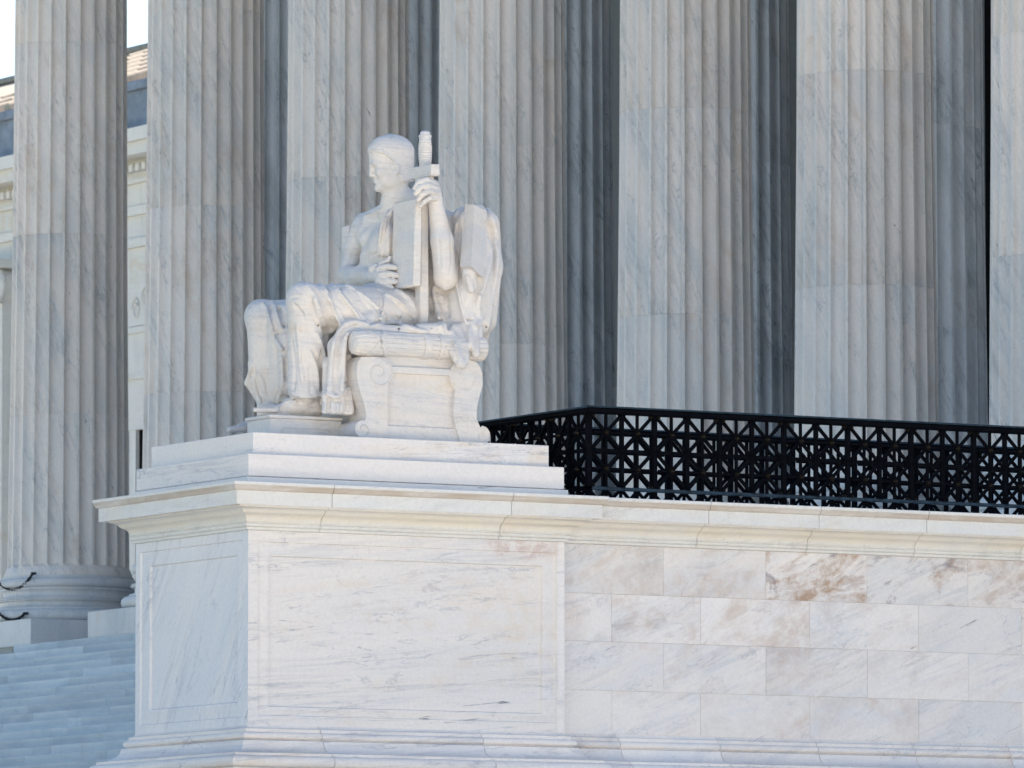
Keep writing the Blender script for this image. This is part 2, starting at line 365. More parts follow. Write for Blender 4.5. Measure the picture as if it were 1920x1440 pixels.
# narrow closing stone with a ragged joint at the east end
zz = np.linspace(5.189, 7.139, 40); edge = [PX1 - .085 + rnd.uniform(-.006, .006) + .006 * math.sin(z * 9) for z in zz]
V = [(e_, -.0015, z) for e_, z in zip(edge, zz)] + [(PX1, -.0015, z) for z in zz]
F = [(i, i + 40, i + 41, i + 1) for i in range(39)]
n0 = len(V); V += [(PX1, .2, zz[0]), (PX1, .2, zz[-1])]; F.append((40, n0, n0 + 1, 79)) if False else None
m = MB(); m.add(V, F); m.box((PX1 - .10, .0012, 5.189), (PX1 - .001, .3, 7.139)); mat(under(m.obj('closing_stone', None), ped, po), M_PED)
m = MB(); m.box((.05, .05, 4.3), (PX1 - .03, PY1 - .001, 7.59)); mat(under(m.obj('core', None), ped, po), M_PED)
m = MB(); m.box((-.35, -.35, 0), (PX1 + .35, PY1 + .2, 4.201), .01); mat(under(m.obj('foundation', None), ped, po), M_PED)
for (n_, lo, hi, b_) in (('plinth_slab', (-.03, -.03, 7.600), (PX1 + .03, PY1 + .03, 7.676), .004), ('plinth_slab', (0, 0, 7.684), (PX1, PY1, 7.910), .006), ('plinth_slab', (.115, .115, 7.9115), (PX1 - .115, PY1 - .115, 8.137), .006)):
    m = MB(); m.box(lo, hi, b_); mat(under(m.obj(n_, None), ped, po), M_PED)

# ------------------------------------------------------------------ cheek wall: ashlar blocks, cornice and base stones
WX1 = 16.9; WY = .12; WYB = 3.05
cw = props(empty('cheek_wall', (PX1, WY, 0)), 'long marble ashlar wall with cornice running right from the pedestal, some blocks stained brown', 'wall')
wo_ = np.array([PX1, WY, 0.0])
jt = [5.30, 6.645, 7.98, 9.32, 10.66, 12.0, 13.34, 14.68, 16.0, WX1]
a_ = PX1 + .002
for b_ in jt:
    mat(under(run(CORN, 'cornice_block', None, [(a_ + G_, WY, 0, -1), (b_ - G_, WY, 0, -1)]), cw, wo_), M_CORN); a_ = b_
jb = [4.35, 5.55, 6.75, 7.95, 9.15, 10.35, 11.55, 12.8, 14.1, 15.4, WX1]; a_ = PX1 + .002
for b_ in jb:
    mat(under(run(BASE, 'base_moulding', None, [(a_ + G_, WY, 0, -1), (b_ - G_, WY, 0, -1)]), cw, wo_), M_WALL); a_ = b_
rows = [(7.1385, 6.6355, 0), (6.6345, 6.1435, 1), (6.1425, 5.641, 0), (5.640, 5.1905, 1)]
J0 = [PX1, 4.921, 6.167, 7.416, 8.677, 9.93, 11.18, 12.43, 13.68, 14.93, 16.18, WX1]
J1 = [PX1, 4.302, 5.368, 6.703, 8.054, 9.35, 10.6, 11.85, 13.1, 14.35, 15.6, WX1]
stains = {(0, 1): .35, (0, 0): .30, (0, 2): 1.0, (0, 3): 1.0, (0, 4): .6, (1, 0): .15, (1, 1): .35, (1, 2): .45, (1, 3): .18, (2, 1): .3, (2, 2): .25, (2, 3): .15, (3, 2): .12}
for ri, (zt_, zb_, j) in enumerate(rows):
    J = J1 if j else J0
    for k in range(len(J) - 1):
        dy = rnd.uniform(-.0015, .0015); g2_ = .0015
        m = MB(); x0, x1 = J[k] + g2_, J[k + 1] - g2_
        cx_, cz_ = (x0 + x1) / 2, (zt_ + zb_) / 2
        m.box((x0 - cx_, WY + dy, zb_ + .0012 - cz_), (x1 - cx_, WY + .3, zt_ - .0012 - cz_), .0015)
        o = m.obj('ashlar_block', M_WALL, cw); o.location = np.array([cx_, 0, cz_]) - wo_
        o['stain'] = stains.get((ri, k), rnd.uniform(0, .15))
m = MB(); m.box((PX1 + .001, WY + .005, 4.3), (WX1, WYB, 7.575)); mat(under(m.obj('core', None), cw, wo_), M_MORTAR)
m = MB(); m.box((PX1 + .351, WY - .35, 0), (WX1, WYB, 4.201), .01); mat(under(m.obj('foundation', None), cw, wo_), M_WALL)
m = MB(); m.box((PX1 + .001, WY + .05, 7.576), (WX1, WYB, 7.620)); mat(under(m.obj('terrace_paving', None), cw, wo_), M_STEP)

# ------------------------------------------------------------------ broad flight of steps: each stone its own piece
FLOOR = 8.335; SX = 17.15; TR, RI = .36, .1555
steps = props(empty('stairs', (SX, 20, 0)), kind='structure')
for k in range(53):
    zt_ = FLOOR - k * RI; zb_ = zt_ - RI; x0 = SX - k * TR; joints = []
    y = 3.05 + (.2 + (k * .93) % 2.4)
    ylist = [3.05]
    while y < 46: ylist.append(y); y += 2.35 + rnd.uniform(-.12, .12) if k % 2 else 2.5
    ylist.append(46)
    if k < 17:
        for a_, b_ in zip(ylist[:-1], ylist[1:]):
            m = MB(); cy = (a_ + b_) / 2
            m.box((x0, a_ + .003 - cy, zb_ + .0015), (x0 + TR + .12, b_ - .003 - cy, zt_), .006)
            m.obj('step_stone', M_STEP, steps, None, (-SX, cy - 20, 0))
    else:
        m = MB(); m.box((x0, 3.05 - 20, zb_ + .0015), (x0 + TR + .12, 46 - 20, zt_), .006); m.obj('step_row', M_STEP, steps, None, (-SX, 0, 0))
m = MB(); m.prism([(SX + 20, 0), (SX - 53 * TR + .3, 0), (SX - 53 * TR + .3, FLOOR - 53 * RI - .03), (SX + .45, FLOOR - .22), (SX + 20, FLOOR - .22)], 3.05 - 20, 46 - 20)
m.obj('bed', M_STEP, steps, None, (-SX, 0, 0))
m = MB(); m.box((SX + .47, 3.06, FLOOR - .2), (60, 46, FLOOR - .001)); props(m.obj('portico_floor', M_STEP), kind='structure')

# ------------------------------------------------------------------ columns
def shaft_r(z): return .952 - min(4.4, max(0, z - 9.6)) * .0110 - max(0, z - 14.0) * .0058
NF, SEG = 24, 12; PH = rad(10.5)
def flute_ring(r, depth, fil=.17):
    out = []
    for k in range(NF):
        for s in range(SEG):
            t = s / SEG; a = PH + 2 * math.pi * (k + t) / NF
            if t < fil: d = 0
            else:
                q = (t - fil) / (1 - fil); d = depth * math.sqrt(max(0, 1 - (2 * q - 1) ** 2)) if depth > 0 else 0
            out.append(((r - d) * math.cos(a), (r - d) * math.sin(a)))
    return out
def drum_mesh(z0, z1, first=False, last=False):
    V = []; F = []; N = NF * SEG
    g3 = .0022
    lev = []
    if first:
        lev += [(z0, 1.0, 0), (z0 + .045, .998, 0), (z0 + .075, .980, 0), (z0 + .12, .965, 0)]
        V = []
        for (z, r, d) in lev: V += [(x, y, z) for x, y in flute_ring(r, 0)]
        zs_ = z0 + .135                            # flutes end in round scoops
        for i, t in enumerate((0, .08, .22, .45, .75, 1.0)):
            z = zs_ + .11 * t; R0 = shaft_r(9.6)
            ring = []
            for k in range(NF):
                for s in range(SEG):
                    tt = s / SEG; a = PH + 2 * math.pi * (k + tt) / NF; fil = .17
                    if tt < fil: d = 0
                    else:
                        q = 2 * (tt - fil) / (1 - fil) - 1; half = math.sqrt(max(0, 1 - (1 - t) ** 2))
                        d = .088 * math.sqrt(max(0, 1 - q * q)) * (1 if abs(q) < half else 0) * min(1, t * 3)
                    ring.append(((R0 - d) * math.cos(a), (R0 - d) * math.sin(a)))
            V += [(x, y, z) for x, y in ring]; lev.append((z, 0, 0))
        zz_ = [z0 + .30, (z0 + z1) / 2, z1 - g3]
    else: zz_ = [z0 + g3, (z0 * 2 + z1) / 3, (z0 + 2 * z1) / 3, z1 - g3]
    # tiny chamfer at the joints
    if not first:
        V += [(x, y, z0 + .0003) for x, y in flute_ring(shaft_r(z0) - .004, .088)]; lev.append(0)
    for z in zz_: V += [(x, y, z) for x, y in flute_ring(shaft_r(z), .088)]; lev.append(0)
    if not last: V += [(x, y, z1 - .0003) for x, y in flute_ring(shaft_r(z1) - .004, .088)]; lev.append(0)
    for i in range(len(lev) - 1):
        for k in range(N): F.append((i*N+k, i*N+(k+1) % N, (i+1)*N+(k+1) % N, (i+1)*N+k))
    return mk('drum', V, F, M_COLM, 38)
ZJ = [9.46, 11.97, 14.78, 17.78, 20.7, 23.6]
DR = [drum_mesh(ZJ[i], ZJ[i + 1], i == 0, i == 4) for i in range(5)]
def tor(r, zc, h, n=8): return [(r + h * math.cos(t), zc + h * math.sin(t)) for t in np.linspace(-1.45, 1.45, n)]
prof = ([(1.0, 8.7355), (1.16, 8.7358)] + [(1.165 + .085 * math.cos(t), 8.833 + .093 * math.sin(t)) for t in np.linspace(-1.4, 1.45, 12)] +
        [(1.13, 8.930), (1.13, 8.958), (1.095, 8.965)] + [(1.095 - .055 * math.sin(t), 8.965 + .055 * (1 - math.cos(t))) for t in np.linspace(.3, 2.3, 8)] +
        [(1.085, 9.062), (1.10, 9.066), (1.10, 9.082), (1.085, 9.088), (1.10, 9.094), (1.10, 9.110), (1.075, 9.116)] + [(1.06 - .05 * math.sin(t), 9.12 + .055 * (1 - math.cos(t))) for t in np.linspace(.3, 2.5, 8)] +
        [(1.045, 9.235), (1.055, 9.240), (1.055, 9.266), (1.04, 9.27)] + [(1.035 + .065 * math.cos(t), 9.345 + .072 * math.sin(t)) for t in np.linspace(-1.4, 1.4, 10)] +
        [(1.025, 9.422), (1.025, 9.456), (1.0, 9.4595)])
m = MB(); m.lathe(prof, 96); ME_BASE = m.mesh('base', M_BASE, 30)
m = MB(); m.box((-1.3, -1.3, FLOOR), (1.3, 1.3, 8.735), .006); ME_PLINTH = m.mesh('plinth', M_BASE)
m = MB(); rc = shaft_r(23.6)
m.lathe([(rc - .02, 23.6), (rc + .05, 23.62), (rc + .05, 23.7), (rc, 23.72), (rc + .02, 24.2), (rc + .12, 24.6), (rc + .1, 24.7), (rc + .2, 25.1), (rc + .45, 25.35), (rc + .4, 25.45)], 48)
m.box((-1.25, -1.25, 25.45), (1.25, 1.25, 25.7), .03)
for k in range(16):                                # acanthus tips, two tiers
    for (z, rr_, ph, hh_) in ((24.1, rc + .12, 0, .35), (24.75, rc + .26, .5, .35)):
        a = 2 * math.pi * (k + ph) / 16; c_, s_ = math.cos(a), math.sin(a)
        P0 = [(-.13, 0, -hh_), (.13, 0, -hh_), (.15, .05, 0), (.06, .16, hh_ * .5), (-.06, .16, hh_ * .5), (-.15, .05, 0), (0, -.06, -.1), (0, .08, hh_ * .3)]
        m.add([((rr_ + y_) * c_ - x_ * s_, (rr_ + y_) * s_ + x_ * c_, z + z_) for x_, y_, z_ in P0], [(0, 1, 2, 6), (0, 6, 5), (5, 6, 7, 4), (6, 2, 3, 7), (4, 7, 3), (0,5,4,3,2,1)])
ME_CAP = m.mesh('capital', M_COLM, 40)
YC = [40.575, 36.05, 31.565, 27.05, 22.04, 17.49, 12.86]
CX = 18.5
def column(x, y, label, group, mt=None):
    c = props(empty('column', (x, y, FLOOR)), label, 'column', group, 'thing')
    for n_, me in (('plinth', ME_PLINTH), ('base', ME_BASE), ('capital', ME_CAP)):
        o = link(n_, me, c, (0, 0, -FLOOR))
    for me in DR:
        o = link('drum', me, c, (0, 0, -FLOOR))
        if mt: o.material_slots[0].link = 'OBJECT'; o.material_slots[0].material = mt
    return c
front = ['fluted marble column furthest left, its moulded base showing beside two hanging chains', 'front fluted column second from the left, rising behind the feet of the statue',
         'front fluted column directly behind the helmeted head and far shoulder of the statue', 'front fluted column directly behind the draped throne back and raised arm',
         'front fluted column just right of the statue, rising behind the railing corner', 'front fluted column behind the middle of the black railing', 'front fluted column cut by the right edge, its shaft brightest at its left rim']
backl = [None, 'shaded rear column seen in the gap between the second and third front columns', 'shaded rear column seen as a narrow strip right behind the sword hilt',
         'shaded rear column in the wide gap directly right of the throne column', 'dark rear column seen between the two front columns behind the railing', 'dark rear column seen in the gap nearest the right edge']
for y, l in zip(YC, front): column(CX, y, l, 'front row of portico columns')
BX = CX + 3.78
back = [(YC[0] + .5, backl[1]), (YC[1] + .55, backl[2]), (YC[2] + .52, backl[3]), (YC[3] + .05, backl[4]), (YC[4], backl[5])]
for y, l in back: column(BX, y, l, 'rear row of portico columns', M_COLSHADE)

# ------------------------------------------------------------------ the temple block behind: inner wall, entablature, ceiling
tb = props(empty('temple_building', (27, 20, 0)), 'main marble building behind the colonnade with dark portico wall and roof', 'building')
to = np.array([27., 20., 0.])
def bpart(n_, boxes, mt, parent=tb, off=to, b_=0.0):
    m = MB()
    for lo, hi in boxes: m.box(lo, hi, b_)
    o = m.obj(n_, mt); o.parent = parent; o.location = -np.array(off); return o
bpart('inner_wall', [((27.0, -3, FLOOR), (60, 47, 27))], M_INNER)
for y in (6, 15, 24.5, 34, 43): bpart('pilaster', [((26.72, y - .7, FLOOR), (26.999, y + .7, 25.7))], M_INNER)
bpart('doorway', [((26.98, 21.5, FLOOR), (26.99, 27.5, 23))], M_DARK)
bpart('architrave', [((17.5, 6.6, 25.7), (19.5, 42.4, 27.4)), ((19.5, 6.6, 25.7), (27.0, 8.6, 27.4)), ((19.5, 40.4, 25.7), (27.0, 42.4, 27.4)), ((21.4, 8.6, 25.7), (23.2, 40.4, 27.0))], M_BLDG)
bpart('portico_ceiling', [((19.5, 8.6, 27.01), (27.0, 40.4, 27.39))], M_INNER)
bpart('frieze', [((17.4, 6.5, 27.4), (60, 46, 29.2))], M_BLDG)
bpart('cornice', [((16.6, 5.7, 29.2), (61, 47.5, 29.9))], M_BLDG)
m = MB(); m.prism([(5.7, 29.9), (47.5, 29.9), (24.5, 36.0)], 16.8, 60, 0); o = m.obj('pediment_roof', M_BLDG); o.parent = tb; o.location = -to
bpart('stylobate_flank', [((WX1 + .002, .13, 0), (60, 3.0, FLOOR - .2)), ((34, -40, 0), (60, -6, 9))], M_BLDG)

for x_ in (CX, BX):                               # south end columns, just outside the picture: they shade the colonnade
    for me in [ME_PLINTH, ME_BASE, ME_CAP] + DR:
        o = link('end_column_' + me.name, me, tb, (x_ - 27, 8.447 - 20, 0))
# ------------------------------------------------------------------ north wing, seen through the gaps at far left
WGX = 34.0
wg = props(empty('wing_building', (WGX, 65, 0)), 'pale marble wing behind the leftmost columns with tiled roof, dark blue band and dentils', 'building')
wgo = np.array([WGX, 65., 0.])
def zw(py, px=255, x=WGX): return on_x(px, py, x)[2]
def wpart(n_, lo, hi, mt=M_BLDG, b_=.0): return bpart(n_, [(lo, hi)], mt, wg, wgo, b_)
Y0, Y1 = 47.2, 110
yd0 = on_x(268, 900, WGX)[1]; yd1 = on_x(240.5, 900, WGX)[1]
zd = zw(806)
wpart('wall', (WGX, yd1 , 0), (WGX + 10, Y1, zw(345)))
wpart('wall', (WGX, Y0, 0), (WGX + 10, yd0 - 3.2, zw(345)))
wpart('wall', (WGX, yd0 - 3.2, zd), (WGX + 10, yd1, zw(345)))
ydj = on_x(252.5, 900, WGX)[1]
wpart('window_jamb', (WGX + .02, ydj, 2), (WGX + .6, yd1 - .001, zd - .001))
wpart('window_pane', (WGX + .10, yd0 - 3.2, 2), (WGX + .15, ydj - .001, zd - .001), M_DARK)
for k in range(5): wpart('glazing_bar', (WGX + .06, ydj - .85 - k * .55, 2), (WGX + .098, ydj - .80 - k * .55, zd - .001), M_BRASS)
wpart('architrave', (WGX - .12, Y0, zw(345)), (WGX + 10, Y1, zw(338)))
wpart('frieze', (WGX - .06, Y0, zw(338)), (WGX + 10, Y1, zw(330)))
ztop, zbot = zw(303), zw(330)
wpart('dentil_course', (WGX - .08, Y0, zbot), (WGX + 10, Y1, ztop))
dm = MB(); dm.box((0, -.075, zbot + .04), (.19, .075, ztop - .10), .01); dme = dm.mesh('dentil', M_BLDG)
y = 60.0
while y < 80:
    link('dentil', dme, wg, (-.27, y - 65, 0)); y += .27
wpart('corona', (WGX - .62, Y0, ztop), (WGX + 10, Y1, zw(280)))
wpart('cornice', (WGX - .74, Y0, zw(280)), (WGX + 10, Y1, zw(256)))
wpart('parapet_band', (WGX - .30, Y0, zw(256)), (WGX + 10, Y1, zw(178)), M_BLUEGREY)
wpart('parapet_coping', (WGX - .42, Y0, zw(178)), (WGX + 10, Y1, zw(161)), M_BLUEGREY, .02)
for py_ in (405, 465): 
    z = zw(py_); wpart('string_course', (WGX - .10, Y0, z), (WGX - .001, Y1, z + .17))
for py_ in (625, 712):
    z = zw(py_); wpart('string_course', (WGX - .06, Y0, z), (WGX - .001, Y1, z + .12))
# relief panel
yr0, yr1 = on_x(266, 570, WGX)[1], on_x(240, 570, WGX)[1]
zr0, zr1 = zw(612), zw(532)
wpart('relief_panel', (WGX - .05, yr0 - .5, zr0), (WGX - .002, yr1 - .12, zr1))
for k in range(4):
    cy = yr1 - .45 - k * .42
    m = MB(); m.tube([(WGX - .055, cy + .16 * math.cos(t) * (1 - t / 14), (zr0 + zr1) / 2 + .24 * math.sin(t) * (1 - t / 14) + (.09 if k % 2 else -.09)) for t in np.linspace(0, 9, 26)], .03, 6)
    o = m.obj('relief_scroll', M_BLDG, None, 60); o.parent = wg; o.location = -wgo
# pilaster with a scrolled capital at the frame's left edge
yp0 = on_x(4, 560, WGX - .25)[1]
zc0, zc1 = on_x(4, 566, WGX - .25)[2], on_x(4, 506, WGX - .25)[2]
wpart('pilaster', (WGX - .32, yp0 - .15, 2), (WGX - .001, yp0 + 1.5, zc0))
wpart('capital_abacus', (WGX - .62, yp0 - .42, zc1), (WGX - .001, yp0 + 1.8, zc1 + .18), M_BLDG, .02)
m = MB()
for rr_ in (.34, .24, .13): m.tube([(WGX - .40, yp0 - .02 + rr_ * math.cos(t), (zc0 + zc1) / 2 + rr_ * math.sin(t)) for t in np.linspace(0, 2 * math.pi, 25)[:-1]], .06, 8, True)
m.prism([(yp0 - .02 + .36 * math.cos(t), (zc0 + zc1) / 2 + .36 * math.sin(t)) for t in np.linspace(0, 2 * math.pi, 25)[:-1]], WGX - .40, WGX - .002, 0)
o = m.obj('capital_volute', M_BLDG, None, 50); o.parent = wg; o.location = -wgo
# roof tiles: rows of pans with raised cover tiles
xr0, xr1 = WGX - .1, WGX + 8
za, zb2_ = zw(160), on_x(255, 97, xr1)[2]
sl_ = (zb2_ - za) / (xr1 - xr0)
roof = bpart('roof_slope', [], M_TILE, wg, wgo)
bpy.data.objects.remove(roof)
m = MB(); m.prism([(xr0, za - .02), (xr1, zb2_ - .02), (xr1 + 8, za - .02)], Y0, Y1); o = m.obj('roof_slope', M_TILE); o.parent = wg; o.location = -wgo
tm = MB(); TL, TW = 1.0, 1.25
tm.add([(0, 0, .05), (0, TW - .02, .05), (TL + .06, TW - .02, .05 + sl_ * TL - .035), (TL + .06, 0, .05 + sl_ * TL - .035), (0, 0, -.02), (0, TW - .02, -.02)], [(0, 1, 2, 3), (4, 5, 1, 0)])
V = []
for xx_, s_ in ((0, 1), (TL, .82)):
    for t in np.linspace(0, math.pi, 7): V.append((xx_ , TW - .02 + .16 * s_ * math.cos(t), xx_ * sl_ + .04 + .19 * s_ * math.sin(t)))
tm.add(V, [(i, i + 1, i + 8, i + 7) for i in range(6)] + [tuple(range(7))])
tme = tm.mesh('roof_tile', M_TILE, 40)
for r_ in range(8):
    for c_ in range(13):
        link('roof_tile', tme, wg, (xr0 + r_ * TL - WGX, 62 + c_ * TW + (0 if r_ % 2 else TW / 2) - 65, za + r_ * TL * sl_))
m = MB(); m.box((xr1 - .15, Y0, zb2_ - .05), (xr1 + .25, Y1, zb2_ + .10), .03); o = m.obj('ridge', M_BRASS); o.parent = wg; o.location = -wgo

# ------------------------------------------------------------------ iron railings round the terrace
def railing(name, org, ang, npan, label, first=0, last_post=True, start_skip=0):
    """local x runs along the rail; the visible face is local -y"""
    t = props(empty(name, org), label, 'railing', 'iron railings around the terrace'); t.rotation_euler = (0, 0, ang)
    PW = .789; ZB, ZM, ZT = 7.745, 8.121, 8.497
    L_ = npan * PW
    def me(n_, mb_, mt=M_IRON, s_=None): return mb_.mesh(n_, mt, s_)
    m = MB(); m.box((-.055, -.078, 8.556), (L_ + .055, .078, 8.575), .005); m.obj('handrail', M_CAPR, t, None, (0, 0, 0))
    m = MB(); m.box((-.045, -.066, 8.498), (L_ + .045, .066, 8.5555), .01); m.obj('top_rail', M_IRON, t)
    m = MB(); m.box((-.03, -.03, 7.708), (L_ + .03, .03, 7.745), .006); m.obj('bottom_rail', M_CAPR if name == 'railing' and first else M_IRON, t)
    return t, PW
RAILM = {}
def rail_meshes():
    b = .0135
    def bar(w, h, lx, name):                      # bar centred, length lx along x
        m = MB(); m.box((-lx / 2, -h, -w), (lx / 2, h, w), .003); return m.mesh(name, M_IRON)
    RAILM['diag'] = bar(.0158, .016, .376 * math.sqrt(2) / 1.0, 'diagonal_bar')
    RAILM['hbar'] = bar(.0125, .012, .70, 'cross_bar')
    RAILM['vbar'] = bar(.0150, .014, .752, 'upright_bar')
    RAILM['vmid'] = bar(.022, .020, .752, 'upright_bar')
    RAILM['hmid'] = bar(.018, .018, .70, 'cross_bar')
    RAILM['short'] = bar(.0145, .013, .10, 'upright_bar')
    RAILM['sdiag'] = bar(.0145, .013, .15, 'diagonal_bar')
    def boss(r, big):
        m = MB()
        def ring(rr_, y_, n=18): return [(rr_ * math.cos(2 * math.pi * k / n), y_, rr_ * math.sin(2 * math.pi * k / n)) for k in range(n)]
        pr = [(r, .0), (r, -.026), (r * .92, -.034), (r * .74, -.034), (r * .70, -.027), (r * .52, -.027), (r * .45, -.040), (r * .2, -.048), (.001, -.05)] if big else [(r, 0), (r, -.024), (r * .86, -.031), (r * .72, -.024), (r * .6, -.03), (r * .42, -.046), (.001, -.052)]
        n = 18; V = []; F = []
        for rr_, y_ in pr: V += ring(rr_, y_)
        for i in range(len(pr) - 1):
            for k in range(n): F.append((i*n+k, i*n+(k+1) % n, (i+1)*n+(k+1) % n, (i+1)*n+k))
        m.add(V, F); m.add([(x, -y, z) for x, y, z in V], F)
        return m.mesh('rosette', M_BRONZE if not big else M_IRON, 45)
    RAILM['big'] = boss(.042, True); RAILM['small'] = boss(.029, False)
    m = MB(); m.box((-.024, -.026, 7.64), (.024, .026, 8.5), .004); RAILM['post'] = m.mesh('post', M_IRON)
    m = MB(); m.box((-.024, -.026, 7.64), (.024, .026, 8.5), .004); RAILM['post2'] = m.mesh('post', M_IRON)
    m = MB(); m.box((-.029, -.029, 7.64), (.029, .029, 8.5), .004); RAILM['cpost'] = m.mesh('corner_post', M_IRON)
rail_meshes()
def fill(t, PW, npan, lo=0, worn=()):
    ZM = 8.121; q = math.pi / 4
    for p in range(npan):
        x0 = p * PW; xc = x0 + PW / 2; hw = .376 / 2 * 1.0
        link('post' , RAILM['post2'] if p in worn else RAILM['post'], t, (x0, 0, 0))
        link('upright_bar', RAILM['vmid'], t, (xc, 0, ZM)).rotation_euler = (0, math.pi / 2, 0)
        link('cross_bar', RAILM['hmid'], t, (xc, 0, ZM))
        for s in (-1, 1):
            link('upright_bar', RAILM['vbar'], t, (xc + s * .188, 0.002, ZM)).rotation_euler = (0, math.pi / 2, 0)
            link('cross_bar', RAILM['hbar'], t, (xc, -.002, ZM + s * .188))
            for s2 in (-1, 1):
                cx_, cz_ = xc + s * .188, ZM + s2 * .188
                for s3 in (-1, 1):
                    o = link('diagonal_bar', RAILM['diag'], t, (cx_, .004 * s3, cz_)); o.rotation_euler = (0, s3 * q, 0)
                link('rosette', RAILM['small'], t, (cx_, 0, cz_))
            link('rosette', RAILM['big'], t, (xc + s * .352, 0, ZM)).scale = (.8, 1, .8)
            link('rosette', RAILM['big'], t, (xc, 0, ZM + s * .365)).scale = (.8, .9, .8)
            for s2 in (-1, 1): link('rosette', RAILM['small'], t, (xc + s * .350, 0, ZM + s2 * .365)).scale = (.7, .8, .7)
        link('rosette', RAILM['big'], t, (xc, 0, ZM))
        for cxx in (xc - .188, xc + .188):             # feet fanning below the bottom rail
            link('upright_bar', RAILM['short'], t, (cxx, 0, 7.660)).rotation_euler = (0, math.pi / 2, 0)
            for s3 in (-1, 1): link('diagonal_bar', RAILM['sdiag'], t, (cxx + s3 * .058, 0, 7.655)).rotation_euler = (0, s3 * q, 0)
RX, RY = 4.075, .20
near, PW = railing('railing', (RX, RY, 0), 0, 8, 'near black iron railing of crossed bars running right from the corner post', 1)
fill(near, PW, 8, worn=(5,)); link('corner_post', RAILM['cpost'], near, (0, 0, 0))
far, _ = railing('railing', (RX, RY + 2.35, 0), 0, 9, 'far parallel iron railing seen through the bars of the near one')
fill(far, PW, 9)
side, _ = railing('railing', (RX, RY, 0), math.pi / 2, 3, 'short iron railing running back from the corner post behind the throne')
fill(side, PW, 3); 
for o in list(side.children):
    if o.name.startswith('handrail'): o.scale = (.985, 1, .999)
    if o.name.startswith(('post',)) and abs(o.location.x) < .01: bpy.data.objects.remove(o)

# ------------------------------------------------------------------ chains and vent
def chain(pa, pb, sag, label):
    a = Vector(pa); b = Vector(pb); m = MB(); n = int((b - a).length * 1.25 / .044)
    for i in range(n):
        t = (i + .5) / n; p = a.lerp(b, t); p.z -= sag * 4 * t * (1 - t)
        tg = (b - a); tg.z -= sag * 4 * (1 - 2 * t); tg.normalize(); s = tg.cross(Vector((0, 0, 1))).normalized(); w = s if i % 2 else tg.cross(s)
        pts = [p + tg * (.032 * math.cos(th)) + w * (.020 * math.sin(th)) for th in np.linspace(0, 2 * math.pi, 9)[:-1]]
        m.tube(pts, .0090, 5, True)
    m.tube([b - Vector((.03, 0, .0)), b + Vector((.05, .0, .0))], .02, 8); m.tube([a - Vector((.03, 0, 0)), a + Vector((.05, 0, 0))], .02, 8)
    o = m.obj('chain', M_CHAIN, None, 60); props(o, label, 'chain', 'chains on the leftmost column base'); return o
def cyl(px, py, r, cy=YC[0]):                     # where the sight line meets an upright cylinder round the column axis
    d = ray(px, py); ox, oy = EYE[0] - CX, EYE[1] - cy
    A_, B_, C_ = d[0]**2 + d[1]**2, 2 * (ox * d[0] + oy * d[1]), ox * ox + oy * oy - r * r
    return EYE + d * ((-B_ - math.sqrt(max(0, B_ * B_ - 4 * A_ * C_))) / (2 * A_))
chain(cyl(-10, 1084, 1.16), cyl(62, 1075, 1.16), .21, 'upper small dark chain looped across the base of the leftmost column')
chain(cyl(-8, 1143, 1.31), cyl(47, 1150, 1.31), .13, 'lower small dark chain looped across the plinth edge of the leftmost column')
va = on_x(25, 1213, SX)
vent = props(empty('vent_grille', (SX, va[1], FLOOR)), 'small framed metal vent set in the top step below the leftmost column', 'vent')
m = MB()
for lo, hi in (((-.012, 0, -.125), (-.001, .03, -.01)), ((-.012, .03, -.03), (-.001, .50, -.01)), ((-.012, .03, -.125), (-.001, .50, -.11))): m.box(lo, hi)
m.obj('frame', M_BRASS, vent)
for k in range(3):
    m = MB(); m.box((-.009, .031, -.05 - k * .024), (-.002, .49, -.04 - k * .024)); m.obj('slat', M_BRASS, vent)
print('environment done', time.time() - T0)
